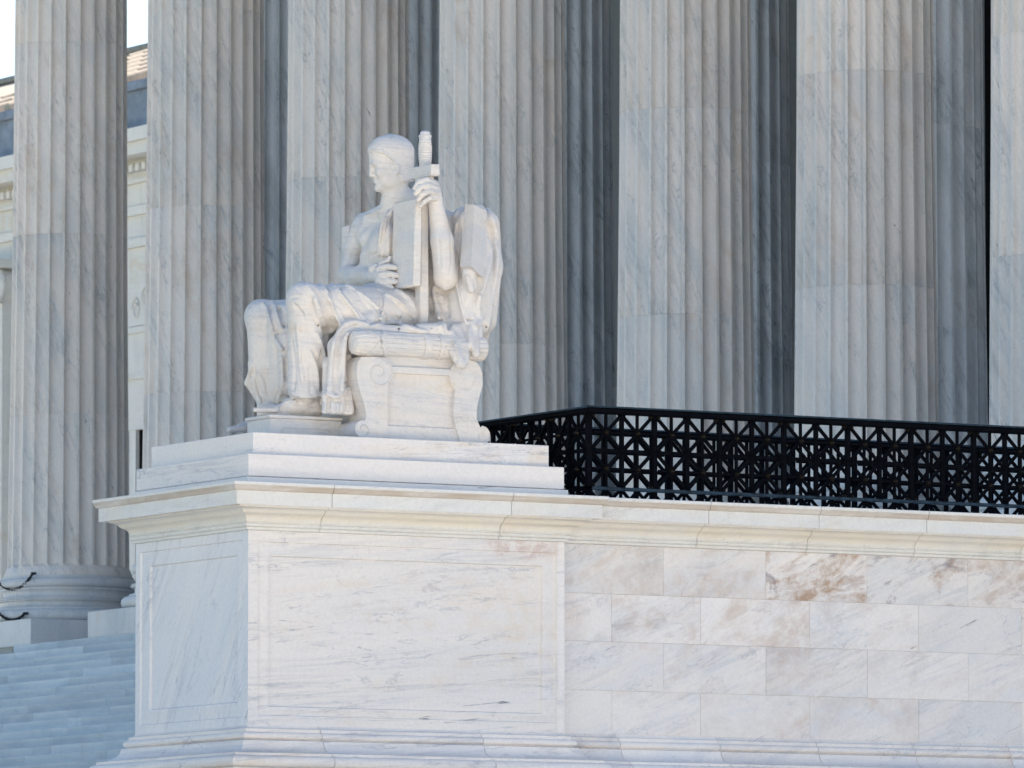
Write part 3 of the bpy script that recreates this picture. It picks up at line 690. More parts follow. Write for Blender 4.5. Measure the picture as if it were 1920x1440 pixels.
# ------------------------------------------------------------------ carving kit: a solid is a field of distances, cut and built up, then skinned
PPM = 187.5                                      # photo pixels per metre at the statue
GB = np.stack([R_, FH, np.array([0, 0, 1.0])])   # rows: across, away, up
def W2G(p): return GB @ np.asarray(p, float)
class Vol:
    def __init__(s, lo, hi, h):
        s.h = h; s.lo = np.array(lo, float); s.n = np.ceil((np.array(hi) - s.lo) / h).astype(int) + 1
        s.g = np.full(s.n, .08, np.float32)
        s.ax = [s.lo[i] + h * np.arange(s.n[i]) for i in range(3)]
    def sub(s, lo, hi):
        a = np.clip(np.floor((np.array(lo) - s.lo) / s.h).astype(int), 0, s.n - 1); b = np.clip(np.ceil((np.array(hi) - s.lo) / s.h).astype(int) + 1, 1, s.n)
        if np.any(b <= a): return None, None
        sl = tuple(slice(a[i], b[i]) for i in range(3))
        X = s.ax[0][sl[0]][:, None, None].astype(np.float32); Y = s.ax[1][sl[1]][None, :, None].astype(np.float32); Z = s.ax[2][sl[2]][None, None, :].astype(np.float32)
        return sl, (X, Y, Z)
    def put(s, sl, d, k, op):
        a = s.g[sl]
        if op == 'add':
            if k > 0:
                h = np.clip(.5 + .5 * (a - d) / k, 0, 1); s.g[sl] = a * (1 - h) + d * h - k * h * (1 - h)
            else: s.g[sl] = np.minimum(a, d)
        elif op == 'cut':
            d = -d
            h = np.clip(.5 + .5 * (d - a) / max(k, 1e-4), 0, 1); s.g[sl] = a * (1 - h) + d * h + max(k, 1e-4) * h * (1 - h)
    def cone(s, a, b, ra, rb, k=.02, op='add'):
        a = W2G(a); b = W2G(b); s.gcone(a, b, ra, rb, k, op)
    def gcone(s, a, b, ra, rb, k, op, flat=None):
        r = max(ra, rb); m = r + k + 4 * s.h
        sl, c = s.sub(np.minimum(a, b) - m, np.maximum(a, b) + m)
        if sl is None: return
        ba = b - a; L = float(ba @ ba) + 1e-9
        t = np.clip(((c[0] - a[0]) * ba[0] + (c[1] - a[1]) * ba[1] + (c[2] - a[2]) * ba[2]) / L, 0, 1)
        d = np.sqrt((c[0] - a[0] - t * ba[0]) ** 2 + (c[1] - a[1] - t * ba[1]) ** 2 + (c[2] - a[2] - t * ba[2]) ** 2) - (ra + (rb - ra) * t)
        s.put(sl, d, k, op)
    def ell(s, c0, rr, k=.02, op='add', ax=None):   # ax: rows = local axes in world, rr = radii
        A = np.array(ax, float) if ax is not None else GB.copy()
        A = (GB @ A.T).T; c0 = W2G(c0); r = max(rr); m = r + k + 4 * s.h
        ext = np.sqrt(((A * np.array(rr)[:, None]) ** 2).sum(0)) + k + 4 * s.h
        sl, c = s.sub(c0 - ext, c0 + ext)
        if sl is None: return
        q = [(c[0] - c0[0]) * A[i, 0] + (c[1] - c0[1]) * A[i, 1] + (c[2] - c0[2]) * A[i, 2] for i in range(3)]
        k0 = np.sqrt(sum((q[i] / rr[i]) ** 2 for i in range(3))); k1 = np.sqrt(sum((q[i] / rr[i] ** 2) ** 2 for i in range(3))) + 1e-6
        s.put(sl, k0 * (k0 - 1) / k1, k, op)
    def box(s, c0, hh, k=0.0, rnd=.01, op='add', ax=None):
        A = np.array(ax, float) if ax is not None else np.eye(3)
        A = (GB @ A.T).T; c0 = W2G(c0); ext = (np.abs(A) * np.array(hh)[:, None]).sum(0) + k + 4 * s.h + rnd
        sl, c = s.sub(c0 - ext, c0 + ext)
        if sl is None: return
        q = [np.abs((c[0] - c0[0]) * A[i, 0] + (c[1] - c0[1]) * A[i, 1] + (c[2] - c0[2]) * A[i, 2]) - hh[i] + rnd for i in range(3)]
        d = np.sqrt(sum(np.maximum(t, 0) ** 2 for t in q)) + np.minimum(np.maximum(np.maximum(q[0], q[1]), q[2]), 0) - rnd
        s.put(sl, d, k, op)
    def hit(s, px, py):                          # first surface met along the sight line through a photo pixel
        d = GB @ ray(px, py); e = GB @ EYE
        w = np.arange(s.lo[1], s.ax[1][-1], s.h * .5); t = (w - e[1]) / d[1]
        P = e[None] + t[:, None] * d[None]; I = np.round((P - s.lo) / s.h).astype(int)
        ok = np.all((I >= 0) & (I < s.n), axis=1); v = np.full(len(w), .1)
        v[ok] = s.g[I[ok, 0], I[ok, 1], I[ok, 2]]
        j = np.argmax(v < 0)
        if not v[j] < 0: return None
        if j > 0:
            f = v[j - 1] / (v[j - 1] - v[j] + 1e-9); return P[j - 1] + f * (P[j] - P[j - 1])
        return P[j]
    def stroke(s, pts, r, k=None, op='add', lift=0.0, n=None):
        """fold or groove laid on the surface along a line: pts = (px, py[, r]) in photo pixels, r in photo pixels"""
        P2 = np.array([(p[0], p[1], p[2] if len(p) > 2 else r) for p in pts], float)
        if len(P2) > 2:
            out = []; Q = np.vstack([2 * P2[0] - P2[1], P2, 2 * P2[-1] - P2[-2]])
            for i in range(1, len(Q) - 2):
                L = np.hypot(*(Q[i + 1] - Q[i])[:2]); m = max(2, int(L / 7))
                for t in np.arange(m) / m:
                    out.append(.5 * (2 * Q[i] + (Q[i+1] - Q[i-1]) * t + (2*Q[i-1] - 5*Q[i] + 4*Q[i+1] - Q[i+2]) * t*t + (3*Q[i] - 3*Q[i+1] + Q[i+2] - Q[i-1]) * t**3))
            out.append(Q[-2]); P2 = np.array(out)
        else:
            m = max(2, int(np.hypot(*(P2[1] - P2[0])[:2]) / 7)); P2 = np.array([P2[0] + (P2[1] - P2[0]) * t for t in np.linspace(0, 1, m + 1)])
        H = []; 
        for p in P2:
            h_ = s.hit(p[0], p[1])
            if h_ is not None: H.append((*h_, p[2] / PPM))
        if len(H) < 2: return
        H = np.array(H)
        if len(H) > 4:
            w = H[:, 1].copy()
            for _ in range(2): w[1:-1] = (w[:-2] + 2 * w[1:-1] + w[2:]) / 4
            H[:, 1] = w
        H[:, 1] -= lift / PPM
        kk = (r / PPM * .9) if k is None else k / PPM
        for i in range(len(H) - 1):
            if abs(H[i+1, 1] - H[i, 1]) > .12: continue
            s.gcone(H[i, :3], H[i + 1, :3], H[i, 3], H[i + 1, 3], kk, op)
    def skin(s, name, mat, parent, smooth_it=1):
        g = s.g; n = s.n
        ins = g < 0
        c = np.zeros(tuple(n - 1), np.int8)
        for i in (0, 1):
            for j in (0, 1):
                for k in (0, 1): c += ins[i:n[0]-1+i, j:n[1]-1+j, k:n[2]-1+k]
        act = (c > 0) & (c < 8); idx = np.argwhere(act); nv = len(idx)
        vid = np.full(tuple(n - 1), -1, np.int32); vid[act] = np.arange(nv)
        acc = np.zeros((nv, 3)); cnt = np.zeros(nv)
        corner = {(i, j, k): g[idx[:, 0] + i, idx[:, 1] + j, idx[:, 2] + k] for i in (0, 1) for j in (0, 1) for k in (0, 1)}
        for ax_ in range(3):
            for p in (0, 1):
                for q in (0, 1):
                    a = [0, 0, 0]; o = [x for x in range(3) if x != ax_]; a[o[0]] = p; a[o[1]] = q; b = list(a); b[ax_] = 1
                    ga = corner[tuple(a)]; gb = corner[tuple(b)]; m = (ga < 0) != (gb < 0)
                    t = ga[m] / (ga[m] - gb[m]); P = np.tile(np.array(a, float), (m.sum(), 1)); P[:, ax_] += t
                    acc[m] += P; cnt[m] += 1
        V = s.lo + (idx + acc / cnt[:, None]) * s.h
        Q = []
        for ax_ in range(3):
            o = [x for x in range(3) if x != ax_]
            sl0 = [slice(1, n[i] - 1) for i in range(3)]; sl0[ax_] = slice(0, n[ax_] - 1)
            sl1 = list(sl0); sl1[ax_] = slice(1, n[ax_])
            A = ins[tuple(sl0)]; B = ins[tuple(sl1)]
            e = np.argwhere(A != B)
            if len(e) == 0: continue
            base = e.copy(); base[:, o[0]] += 1; base[:, o[1]] += 1
            def vv(d0, d1):
                t = base.copy(); t[:, o[0]] -= d0; t[:, o[1]] -= d1; return vid[t[:, 0], t[:, 1], t[:, 2]]
            q4 = np.stack([vv(1, 1), vv(0, 1), vv(0, 0), vv(1, 0)], 1)
            fl = A[e[:, 0], e[:, 1], e[:, 2]]
            if ax_ == 1: fl = ~fl
            q4[~fl] = q4[~fl][:, ::-1]; Q.append(q4)
        Q = np.vstack(Q); Q = Q[np.all(Q >= 0, axis=1)]
        for _ in range(smooth_it):                # light relaxation
            su = np.zeros_like(V); ct = np.zeros(len(V))
            for a, b in ((0, 1), (1, 2), (2, 3), (3, 0)):
                np.add.at(su, Q[:, a], V[Q[:, b]]); np.add.at(su, Q[:, b], V[Q[:, a]]); np.add.at(ct, Q[:, a], 1); np.add.at(ct, Q[:, b], 1)
            V = V * .5 + (su / np.maximum(ct, 1)[:, None]) * .5
        Wd = V @ GB
        me = bpy.data.meshes.new(name); me.vertices.add(len(Wd)); me.vertices.foreach_set('co', Wd.astype(np.float32).ravel())
        me.loops.add(len(Q) * 4); me.loops.foreach_set('vertex_index', Q.astype(np.int32).ravel())
        me.polygons.add(len(Q)); me.polygons.foreach_set('loop_start', np.arange(0, len(Q) * 4, 4, dtype=np.int32))
        me.update(calc_edges=True); me.polygons.foreach_set('use_smooth', np.ones(len(Q), bool)); me.materials.append(mat); me.validate()
        return link(name, me, parent)
# ------------------------------------------------------------------ the seated marble figure
def build_statue():
    st = props(empty('statue', (1.85, 1.2, 8.135)), 'white marble statue of a seated man in a close cap holding tablet and sword', 'statue')
    off = np.array([1.85, 1.2, 8.135])
    def part(o):
        o.parent = st; o.location = -off; return o
    u = 1.02 / PPM
    P = on_y
    X3 = np.eye(3)
    TOP = 8.137
    # ---------------- throne: two scroll consoles with panel, seat, cushion roll, footstool
    yf = .30; yb = 2.02
    def xz(px, py, y=yf): p = on_y(px, py, y); return (p[0], p[2])
    mb = MB()
    cons_l = [(664,816),(727,819),(727,742),(729,700),(734,672),(668,672),(669,700),(675,728),(684,752),(687,778)]
    arc = []
    zc = xz(681, 797); r0 = .098
    pl = [xz(*p) for p in cons_l]
    # left console outline with rounded foot scroll
    L = [(xz(727, 819)[0], TOP), (xz(727,742)), xz(728,712)]
    cx, cz = xz(711, 698)
    L += [(cx + .165 * math.cos(a) , cz + .165 * math.sin(a)) for a in np.linspace(rad(-25), rad(70), 7)]
    L += [xz(678, 669), xz(671, 680), xz(669, 700), xz(672, 722), xz(679, 745), xz(685, 765), xz(687, 779)]
    fx, fz = xz(681, 796); fr = .094
    fz = TOP + fr
    L += [(fx + fr * math.cos(a), fz + fr * math.sin(a)) for a in np.linspace(rad(75), rad(270), 12)]
    me_l = MB().prism(L, yf, yf + .34).mesh('console', M_STAT, 40); part(link('console', me_l))
    cx2, cz2 = xz(872, 706)
    Rr = [xz(852, 742), xz(850, 780), xz(856, 806), (xz(863, 819)[0], TOP)]
    fx2, fz2 = xz(905, 806)[0], TOP + .088
    Rr += [(fx2 + .088 * math.cos(a), fz2 + .088 * math.sin(a)) for a in np.linspace(rad(-90), rad(110), 12)]
    Rr += [xz(893, 785), xz(894, 765), xz(899, 742), xz(905, 722), xz(904, 700), xz(898, 684), xz(890, 678)]
    Rr += [(cx2 + .18 * math.cos(a), cz2 + .18 * math.sin(a)) for a in np.linspace(rad(85), rad(230), 10)]
    part(link('console', MB().prism(Rr[::-1], yf - .004, yf + .34).mesh('console', M_STAT, 40)))
    # volutes: raised spiral fillets
    def volute(c, r1, turns, w, flip=1, a0=90, y=yf):
        pts = []
        for t in np.linspace(0, 1, 60):
            a = rad(a0) + flip * t * turns * 2 * math.pi; r = r1 * (1 - t) ** .8 + .012
            pts.append((c[0] + r * math.cos(a), y - .001, c[1] + r * math.sin(a)))
        return MB().tube(pts, w, 6)
    for (c, r, t, fl, a0) in ((( cx, cz - .01), .148, 1.6, -1, 100), ((cx2, cz2 - .005), .165, 1.6, 1, 80), ((fx, fz), .085, 1.2, 1, 150), ((fx2, fz2), .08, 1.2, -1, 100)):
        m = volute(c, r, t, .0085, fl, a0)
        part(link('volute', m.mesh('volute', M_STAT, 60)))
    m = MB(); m.lathe([(0.0, 0), (.05, 0), (.042, .02), (0.001, .028)], 20)
    # body block + panel + rail + rear
    b = MB()
    b.box((xz(690, 700)[0], yf + .05, TOP - .002), (xz(890, 800)[0], yb, xz(780, 664)[1]), .01)
    part(b.obj('throne_block', M_STAT, None, 40))
    b = MB(); b.box((xz(726, 800)[0], yf + .02, TOP - .001), (xz(866, 800)[0], yf + .06, xz(790, 800)[1]), .006)
    part(b.obj('panel_foot', M_STAT, None, 40))
    z1 = xz(790, 689)[1]; z0 = xz(790, 702)[1]
    b = MB(); b.box((xz(728, 700)[0], yf + .005, z0), (xz(856, 700)[0], yf + .06, z1), .006)
    part(b.obj('seat_rail', M_STAT, None, 40))
    # far consoles' foot scroll runs along the front face
    b = MB(); b.prism([(fx + (fr-.004) * math.cos(a), fz + (fr-.004) * math.sin(a)) for a in np.linspace(0, 2 * math.pi, 20)[:-1]], yf + .33, yf + 1.55)
    part(b.obj('foot_scroll', M_STAT, None, 50))
    # footstool
    sx, sz = xz(507, 782, .66)
    zt = on_y(507, 777, .66)[2]
    b = MB(); b.box((sx, .66, TOP - .001), (on_y(641, 790, .66)[0], 1.16, zt - .035), .006)
    b.box((sx - .02, .64, zt - .035), (on_y(641, 790, .66)[0], 1.18, zt), .008)
    part(b.obj('footstool', M_STAT, None, 40))
    a0_, a1_ = on_y(528, 795, .655), on_y(622, 800, .655)
    pts = [(a0_[0], .658, TOP + .02), (a0_[0], .658, TOP + .075), (a0_[0] + .03, .658, TOP + .105), (a1_[0] - .03, .658, TOP + .105), (a1_[0], .658, TOP + .075), (a1_[0], .658, TOP + .02)]
    part(link('stool_panel_line', MB().tube(pts, .006, 6).mesh('stool_panel_line', M_STAT, 60)))
    b = MB()
    # cushion roll: reeded bolster along the seat edge
    v = Vol((-1, -1, 0), (0, 0, 0), 1)
    yr = yf + .06; xa = xz(672, 648, yr)[0]; xb = xz(898, 655, yr)[0]; zr = xz(780, 648, yr)[1]; rr = .130
    ring = []
    nn = 14
    V = []; F = []
    NR = 84
    def rp(a): 
        f = (a / (2 * math.pi) * nn) % 1.0
        return rr * (1 - .055 * max(0, 1 - min(f, 1 - f) / .10) ) * (1.0 + .015 * math.sin(math.pi * f))
    xs = [xa - .085, xa - .082, xa - .06, xa - .02, xa + .03, xa + .1] + list(np.linspace(xa + .2, xb - .1, 8)) + [xb, xb + .04, xb + .06, xb + .064]
    sc = [.30, .62, .86, .97, 1, 1] + [1] * 8 + [1, .93, .75, .4]
    for x_, s_ in zip(xs, sc):
        for k in range(NR):
            a = 2 * math.pi * k / NR; r = rp(a) * s_; V.append((x_, yr + r * math.cos(a), zr + r * math.sin(a)))
    for i in range(len(xs) - 1):
        for k in range(NR): F.append((i*NR+k, i*NR+(k+1) % NR, (i+1)*NR+(k+1) % NR, (i+1)*NR+k))
    F += [tuple(range(NR)), tuple(range((len(xs)-1)*NR, len(xs)*NR))]
    b.add(V, F); part(b.obj('bolster', M_STAT, None, 35))
    # ribbons round the bolster
    def band(xc, w, tilt=0.0):
        bb = MB(); V = []; F = []
        for k in range(48):
            a = 2 * math.pi * k / 48
            for (dx, r) in ((-w, rr * .99), (-w, rr + .011), (w, rr + .011), (w, rr * .99)):
                V.append((xc + dx + tilt * math.sin(a), yr + r * math.cos(a), zr + r * math.sin(a)))
        for k in range(48):
            for j in range(4): F.append((k*4+j, k*4+(j+1)%4, ((k+1)%48)*4+(j+1)%4, ((k+1)%48)*4+j))
        bb.add(V, F); return part(bb.obj('ribbon', M_STAT, None, 40))
    band(xz(798, 650)[0], .040); band(xz(707, 650)[0], .026, .10); band(xz(709, 650)[0], .022, -.10); band(xz(824, 650)[0], .02)
    # rear post of the throne arm: faceted block
    def hull(pts, name):
        import bmesh
        bm = bmesh.new()
        for p in pts: bm.verts.new(tuple(p))
        bmesh.ops.convex_hull(bm, input=bm.verts); me = bpy.data.meshes.new(name); bm.to_mesh(me); bm.free(); me.materials.append(M_STAT)
        return part(link(name, me))
    yp = .27
    hull([P(862,500,yp+.10), P(884,498,yp-.13), P(906,521,yp+.02), P(889,384,yp-.09), P(872,383,yp+.12), P(913,396,yp+.10), P(905,384,yp+.22), P(880,383,yp+.3),
          P(868,497,yp+.35), P(906,515,yp+.4), P(912,400,yp+.35)], 'arm_post')

    # ---------------- the man: one continuous body
    v = Vol([-.30, .9, 8.10], [2.35, 3.1, 11.46], .0095)
    # (across, away, up) box covers the statue
    def C(a, b, ra, rb, k=.03, op='add'): v.cone(P(*a), P(*b), ra * u, rb * u, k, op)
    def E(c, rr, k=.03, op='add', ax=None): v.ell(P(*c), [x * u for x in rr], k, op, ax)
    # trunk
    C((775, 600, 1.25), (752, 530, 1.22), 62, 52, .04)
    C((752, 530, 1.22), (742, 470, 1.25), 50, 56, .06)
    C((708, 440, 1.60), (800, 446, .95), 42, 44, .08)
    C((700, 412, 1.55), (742, 398, 1.28), 20, 27, .06); C((742, 398, 1.28), (812, 410, .92), 27, 24, .06)
    E((698, 450, 1.44), (24, 13, 20), .07, 'add')                # far breast
    E((746, 452, 1.04), (28, 14, 22), .07, 'add')
    C((738, 400, 1.25), (742, 350, 1.22), 27, 24, .05)           # neck
    C((752, 378, 1.16), (792, 392, .98), 20, 25, .05); C((762, 366, 1.12), (775, 380, 1.02), 15, 20, .04)
    # far shoulder and arm
    E((686, 424, 1.72), (25, 25, 27), .05)
    C((680, 432, 1.76), (664, 474, 1.84), 23, 21, .03); C((664, 470, 1.84), (655, 512, 1.84), 20.5, 18, .03)
    C((652, 517, 1.84), (672, 521, 1.50), 21, 22, .03); C((672, 521, 1.50), (704, 518, 1.12), 20, 13.5, .03)
    # near shoulder and arm raised to the sword
    E((833, 424, .84), (27, 27, 30), .06)
    C((836, 428, .80), (836, 520, .52), 31, 24, .04)
    C((835, 520, .50), (829, 452, .47), 21, 22, .02); C((829, 452, .47), (816, 378, .50), 21.5, 13.5, .03)
    E((835, 536, .48), (8, 8, 8), .03)
    # thighs, shins
    C((760, 592, .92), (577, 566, .78), 50, 31, .06); C((574, 566, .78), (574, 742, .82), 28, 20, .03)
    C((770, 600, 1.5), (496, 596, 1.68), 50, 30, .06); C((492, 596, 1.68), (500, 745, 1.68), 28, 20, .03)
    # near foot on the stool
    zs = zt
    C((582, 745, .85), (588, 762, .85), 19, 17, .02); C((594, 764, .86), (545, 762, .88), 16, 17, .03); C((545, 763, .88), (520, 768, .90), 14, 9, .02)
    for i, (x0, y0, x1, y1, yy) in enumerate([(512,769,478,768,.80),(513,766,486,763,.88),(514,764,492,760,.95),(515,763,498,758,1.02),(517,762,503,757,1.08)][::1]):
        C((x0 + 6, y0, yy), (x1, y1 , yy), 5.0, 4.2, .004)
        E((x1 + 1, y1 + .5, yy), (5.2, 4.6, 4.4), .003)
    C((545, 765, .93), (522, 768, .97), 14, 9, .02)
    C((594, 773, .86), (500, 776, .90), 10, 7, .01); C((520, 777, .84), (484, 776, .86), 3.4, 3, .01)
    # far foot on the plinth
    C((500, 745, 1.68), (497, 785, 1.68), 19, 15, .02); C((500, 790, 1.68), (452, 802, 1.68), 16, 9, .03)
    for i, yy in enumerate((1.55, 1.64, 1.73, 1.81, 1.88)):
        C((458, 802, yy), (430 + i * 2.2, 805, yy), 6.5, 5.6, .012)
    # belly between the arm and the tablet
    C((700, 485, 1.42), (706, 545, 1.36), 26, 30, .06)
    # hand on the tablet: palm and five fingers laid across its edge
    C((700, 517, 1.12), (713, 517, 1.00), 13.5, 15, .02)
    for (a, b_, c_, r_) in (((710,504,.97),(728,500,.88),(742,502,.83),6.2), ((712,515,.95),(730,514,.86),(744,516,.81),6.4),
                            ((710,525,.96),(728,527,.87),(742,528,.82),6.2), ((706,534,.98),(721,538,.89),(734,539,.84),5.6)):
        C(a, b_, r_ + .9, r_ + .1, .005); C(b_, c_, r_ + .1, r_ - .9, .003)
    C((698, 505, 1.07), (712, 496, 1.0), 8, 6.0, .012); C((712, 496, 1.0), (727, 489, .95), 5.8, 4.6, .006); C((727, 489, .95), (731, 482, .94), 4.4, 3.6, .004)
    # hand below the guard: palm at the right, fingers arching over the scabbard, one below the other
    C((817, 378, .50), (810, 350, .48), 14, 15, .02)
    for (a, b_, c_, d_, r_) in (((812,343,.42),(800,337,.36),(786,341,.36),(777,353,.39),6.0), ((815,352,.41),(801,347,.34),(788,351,.34),(779,363,.38),6.0),
                                ((817,362,.42),(804,358,.34),(793,364,.34),(784,375,.38),5.8), ((817,372,.43),(806,371,.36),(796,378,.36),(788,387,.40),5.0)):
        C(a, b_, r_ + .9, r_ + .1, .005); C(b_, c_, r_ + .1, r_ - .2, .003); C(c_, d_, r_ - .2, r_ - 1.6, .003)
    C((803, 352, .62), (786, 354, .66), 8, 6, .01)
    return st, part, v, C, E, P, u, zt, hull, xz
def carve_head(st, part, v_body, u):
    """head in its own frame: a = forward, b = to its left (towards the viewer), c = up, in photo pixels round the skull centre"""
    yawn = rad(13)
    fwd = -R_ * math.cos(yawn) - FH * math.sin(yawn); left = -FH * math.cos(yawn) + R_ * math.sin(yawn); up = np.array([0, 0, 1.0])
    til = rad(3); fwd2 = fwd * math.cos(til) - up * math.sin(til); up2 = up * math.cos(til) + fwd * math.sin(til)
    A = np.stack([fwd2, left, up2]); O = on_y(733, 303, 1.22)
    def L(a, b, c): return O + (A[0] * a + A[1] * b + A[2] * c) * u
    h = .0058
    o = W2G(O); v = Vol(o - np.array([.36, .34, .42]), o + np.array([.36, .34, .36]), h)
    X, Y, Z = np.meshgrid(*v.ax, indexing='ij', sparse=True)
    q = [((X - o[0]) * (GB @ A[i])[0] + (Y - o[1]) * (GB @ A[i])[1] + (Z - o[2]) * (GB @ A[i])[2]) / u for i in range(3)]
    a, b, c = q
    # lofted head: per height, front reach, back reach, half width, squareness
    hs = np.array([-62,-57, -53, -48, -43, -38, -34, -30, -26, -20, -12, -6, 0, 8, 16])
    fr = np.array([ 16, 25, 29, 31, 32, 31.5, 32, 32.8, 33.5, 34.5, 36.5, 38.5, 40.5, 41.5, 41])
    bk = np.array([ 8, 12, 16, 20, 24, 27, 30, 33, 36, 39, 41, 42, 42.5, 43, 43])
    wd = np.array([ 9, 15, 19, 22.5, 25, 27, 28, 29, 30, 31, 31.5, 32, 32.5, 33, 33])
    tt = np.array([20, 25, 30, 35, 40, 44, 47, 49.5, 51.2, 52.0]); dome = np.sqrt(np.maximum(0, 1 - ((tt - 14) / 38.0) ** 2)) + .02
    hs = np.concatenate([hs, tt]); fr = np.concatenate([fr, 41.3 * dome]); bk = np.concatenate([bk, 43.2 * dome]); wd = np.concatenate([wd, 33.2 * dome])
    f = np.interp(c, hs, fr, left=1, right=1); k = np.interp(c, hs, bk, left=1, right=1); w = np.interp(c, hs, wd, left=1, right=1)
    rx = np.where(a > 0, f, k); pw = 2.25
    rad_ = ((np.abs(a) / rx) ** pw + (np.abs(b) / w) ** pw) ** (1 / pw)
    d = (rad_ - 1) * np.minimum(rx, w)
    d = np.maximum(d, np.maximum(c - 52, -62 - c)) * u * .8
    v.g[:] = np.minimum(v.g, d)
    # relax the loft steps
    for _ in range(4):
        for ax_ in range(3):
            g = v.g; g[:] = (np.roll(g, 1, ax_) + 2 * g + np.roll(g, -1, ax_)) / 4
    def C(p, q_, r0, r1, k=.012, op='add'): v.cone(L(*p), L(*q_), r0 * u, r1 * u, k, op)
    def E(p, r, k=.012, op='add'): v.ell(L(*p), [x * u for x in r], k, op, A)
    for s in (1, -1):
        E((38.0, s * 13, -11), (7.2, 9, 5.4), .016, 'cut')           # eye socket
        E((26.5, s * 13.5, -11), (7.5, 8.5, 6.0), .004)            # eyeball
        C((37.0, s * 6, -4.5), (35, s * 16, -3.5), 3.0, 3.0, .025); C((35, s * 16, -3.5), (27, s * 25, -7.0), 3.0, 2.4, .025)   # brow
        C((34.3, s * 8, -8.0), (33.0, s * 14, -6.8), 1.2, 1.4, .006); C((33.0, s * 14, -6.8), (28, s * 20.5, -9.5), 1.4, 1.1, .006)   # upper lid
        C((33.6, s * 9, -13.5), (31.8, s * 15, -14.3), 1.0, 1.1, .006); C((31.8, s * 15, -14.3), (28, s * 20, -11.5), 1.1, .9, .006)  # lower lid
        E((23, s * 21, -22), (11, 7.5, 8), .05)                    # cheekbone
        E((26, s * 20, -33), (9, 7, 9), .03, 'cut') if False else None
        E((6, s * 22.5, -41), (15, 4.5, 9), .05)                  # jaw
        C((35.0, s * 3.2, -26.0), (34.5, s * 4.4, -26.2), 3.2, 2.6, .012)   # nostril wing
        C((37.0, s * 2.6, -28.6), (36.0, s * 2.8, -29.0), .9, .8, .004, 'cut')
        # ear
        C((-3, s * 31, -8), (-7, s * 33.5, -13), 3.2, 3.0, .01); C((-7, s * 33.5, -13), (-6, s * 33, -21), 3.0, 2.6, .008); C((-6, s * 33, -21), (-2, s * 31, -26), 2.6, 3.6, .008)
        C((-1, s * 31.5, -10), (0, s * 31, -20), 2.0, 1.8, .008); E((-4, s * 33.6, -15), (2.2, 2.6, 4.4), .006, 'cut')
        C((33.5, s * 6.5, -28), (30.5, s * 10.5, -36), 1.1, 1.0, .012, 'cut')  # fold by the mouth
    C((37.5, 0, -5), (39.2, 0, -17), 3.2, 3.4, .016); C((39.2, 0, -17), (39.9, 0, -24.5), 3.4, 4.2, .014)   # nose
    E((37, 0, -26), (5, 4.2, 3), .010)
    E((36.5, 0, -6.5), (4, 5, 4.5), .03)
    C((33.2, 3.6, -34.2), (34.0, 0, -33.6), 1.8, 2.1, .010); C((34.0, 0, -33.6), (33.2, -3.6, -34.2), 2.1, 1.8, .010)     # lips
    C((33.2, 4, -34.3), (30.2, 10, -35.6), 1.8, 1.0, .010); C((33.2, -4, -34.3), (30.2, -10, -35.6), 1.8, 1.0, .010)
    C((32.6, 3.5, -38.8), (32.9, -3.5, -38.8), 2.3, 2.3, .010); C((32.6, 3.5, -38.8), (30, 9, -37.6), 2.2, 1.0, .010); C((32.6, -3.5, -38.8), (30, -9, -37.6), 2.2, 1.0, .010)
    C((35.4, 4.5, -36.4), (35.4, -4.5, -36.4), .8, .8, .004, 'cut'); C((35.2, 4.5, -36.4), (32.2, 11.5, -36.8), .8, .6, .004, 'cut'); C((35.2, -4.5, -36.4), (32.2, -11.5, -36.8), .8, .6, .004, 'cut')
    C((34.0, 4, -43.2), (34.0, -4, -43.2), 1.3, 1.3, .02, 'cut')
    E((27.5, 0, -50.5), (7, 9.5, 6.5), .03)                      # chin
    # cap with rolled edge and neck flap
    f2, k2, w2 = f + 2.6, k + 2.4, w + 2.8
    k2 = np.where((c > -42) & (c < 8), np.maximum(k2, 43.5), k2); w2 = np.where(c < -14, np.maximum(w2, 33.5), w2)
    rx = np.where(a > 0, f2, k2); rad2 = ((np.abs(a) / rx) ** pw + (np.abs(b) / w2) ** pw) ** (1 / pw)
    dc = (rad2 - 1) * np.minimum(rx, w2)
    top = np.where(a > 0, np.maximum(dc, 0) * 0, 0)
    # rim: rises from ear to brow; behind the ear it drops to the nape
    ea = np.array([-60, -14, -10, -6, 0, 8, 16, 24, 32, 38, 60.]); ec = np.array([-43, -42, -33, -22, -5, 4, 10, 14, 17, 19, 20.])
    rim = np.interp(a, ea, ec)
    dc = np.maximum(dc, (rim - c) * .8); dc = np.maximum(dc, c - 53.5) * u * .85
    gg = np.minimum(.08, dc).astype(np.float32)
    for _ in range(3):
        for ax_ in range(3): gg = (np.roll(gg, 1, ax_) + 2 * gg + np.roll(gg, -1, ax_)) / 4
    kk = .004; hh = np.clip(.5 + .5 * (v.g - gg) / kk, 0, 1)
    v.g[:] = v.g * (1 - hh) + gg * hh - kk * hh * (1 - hh)
    # rolled rim and neck
    ptsr = []
    for aa in np.linspace(38.5, -8, 22):
        z = np.interp(aa, ea, ec) + 1.0
        ff = np.interp(z, hs, fr if aa > 0 else bk) + 2.4; ww = np.interp(z, hs, wd) + 2.6
        t = max(0.0, 1 - (abs(aa) / ff) ** pw); ptsr.append((aa, ww * t ** (1 / pw), z))
    for s in (1, -1):
        for i in range(len(ptsr) - 1):
            p, q_ = ptsr[i], ptsr[i + 1]; C((p[0], s * p[1], p[2]), (q_[0], s * q_[1], q_[2]), 2.1, 2.1, .004)
    v.cone(on_y(741, 362, 1.22), L(-6, 0, -36), 24.5 * u, 22 * u, .03)
    C((-14, 13, -40), (4, 16, -66), 6, 4.5, .03)                 # neck sinew
    return v, L, C
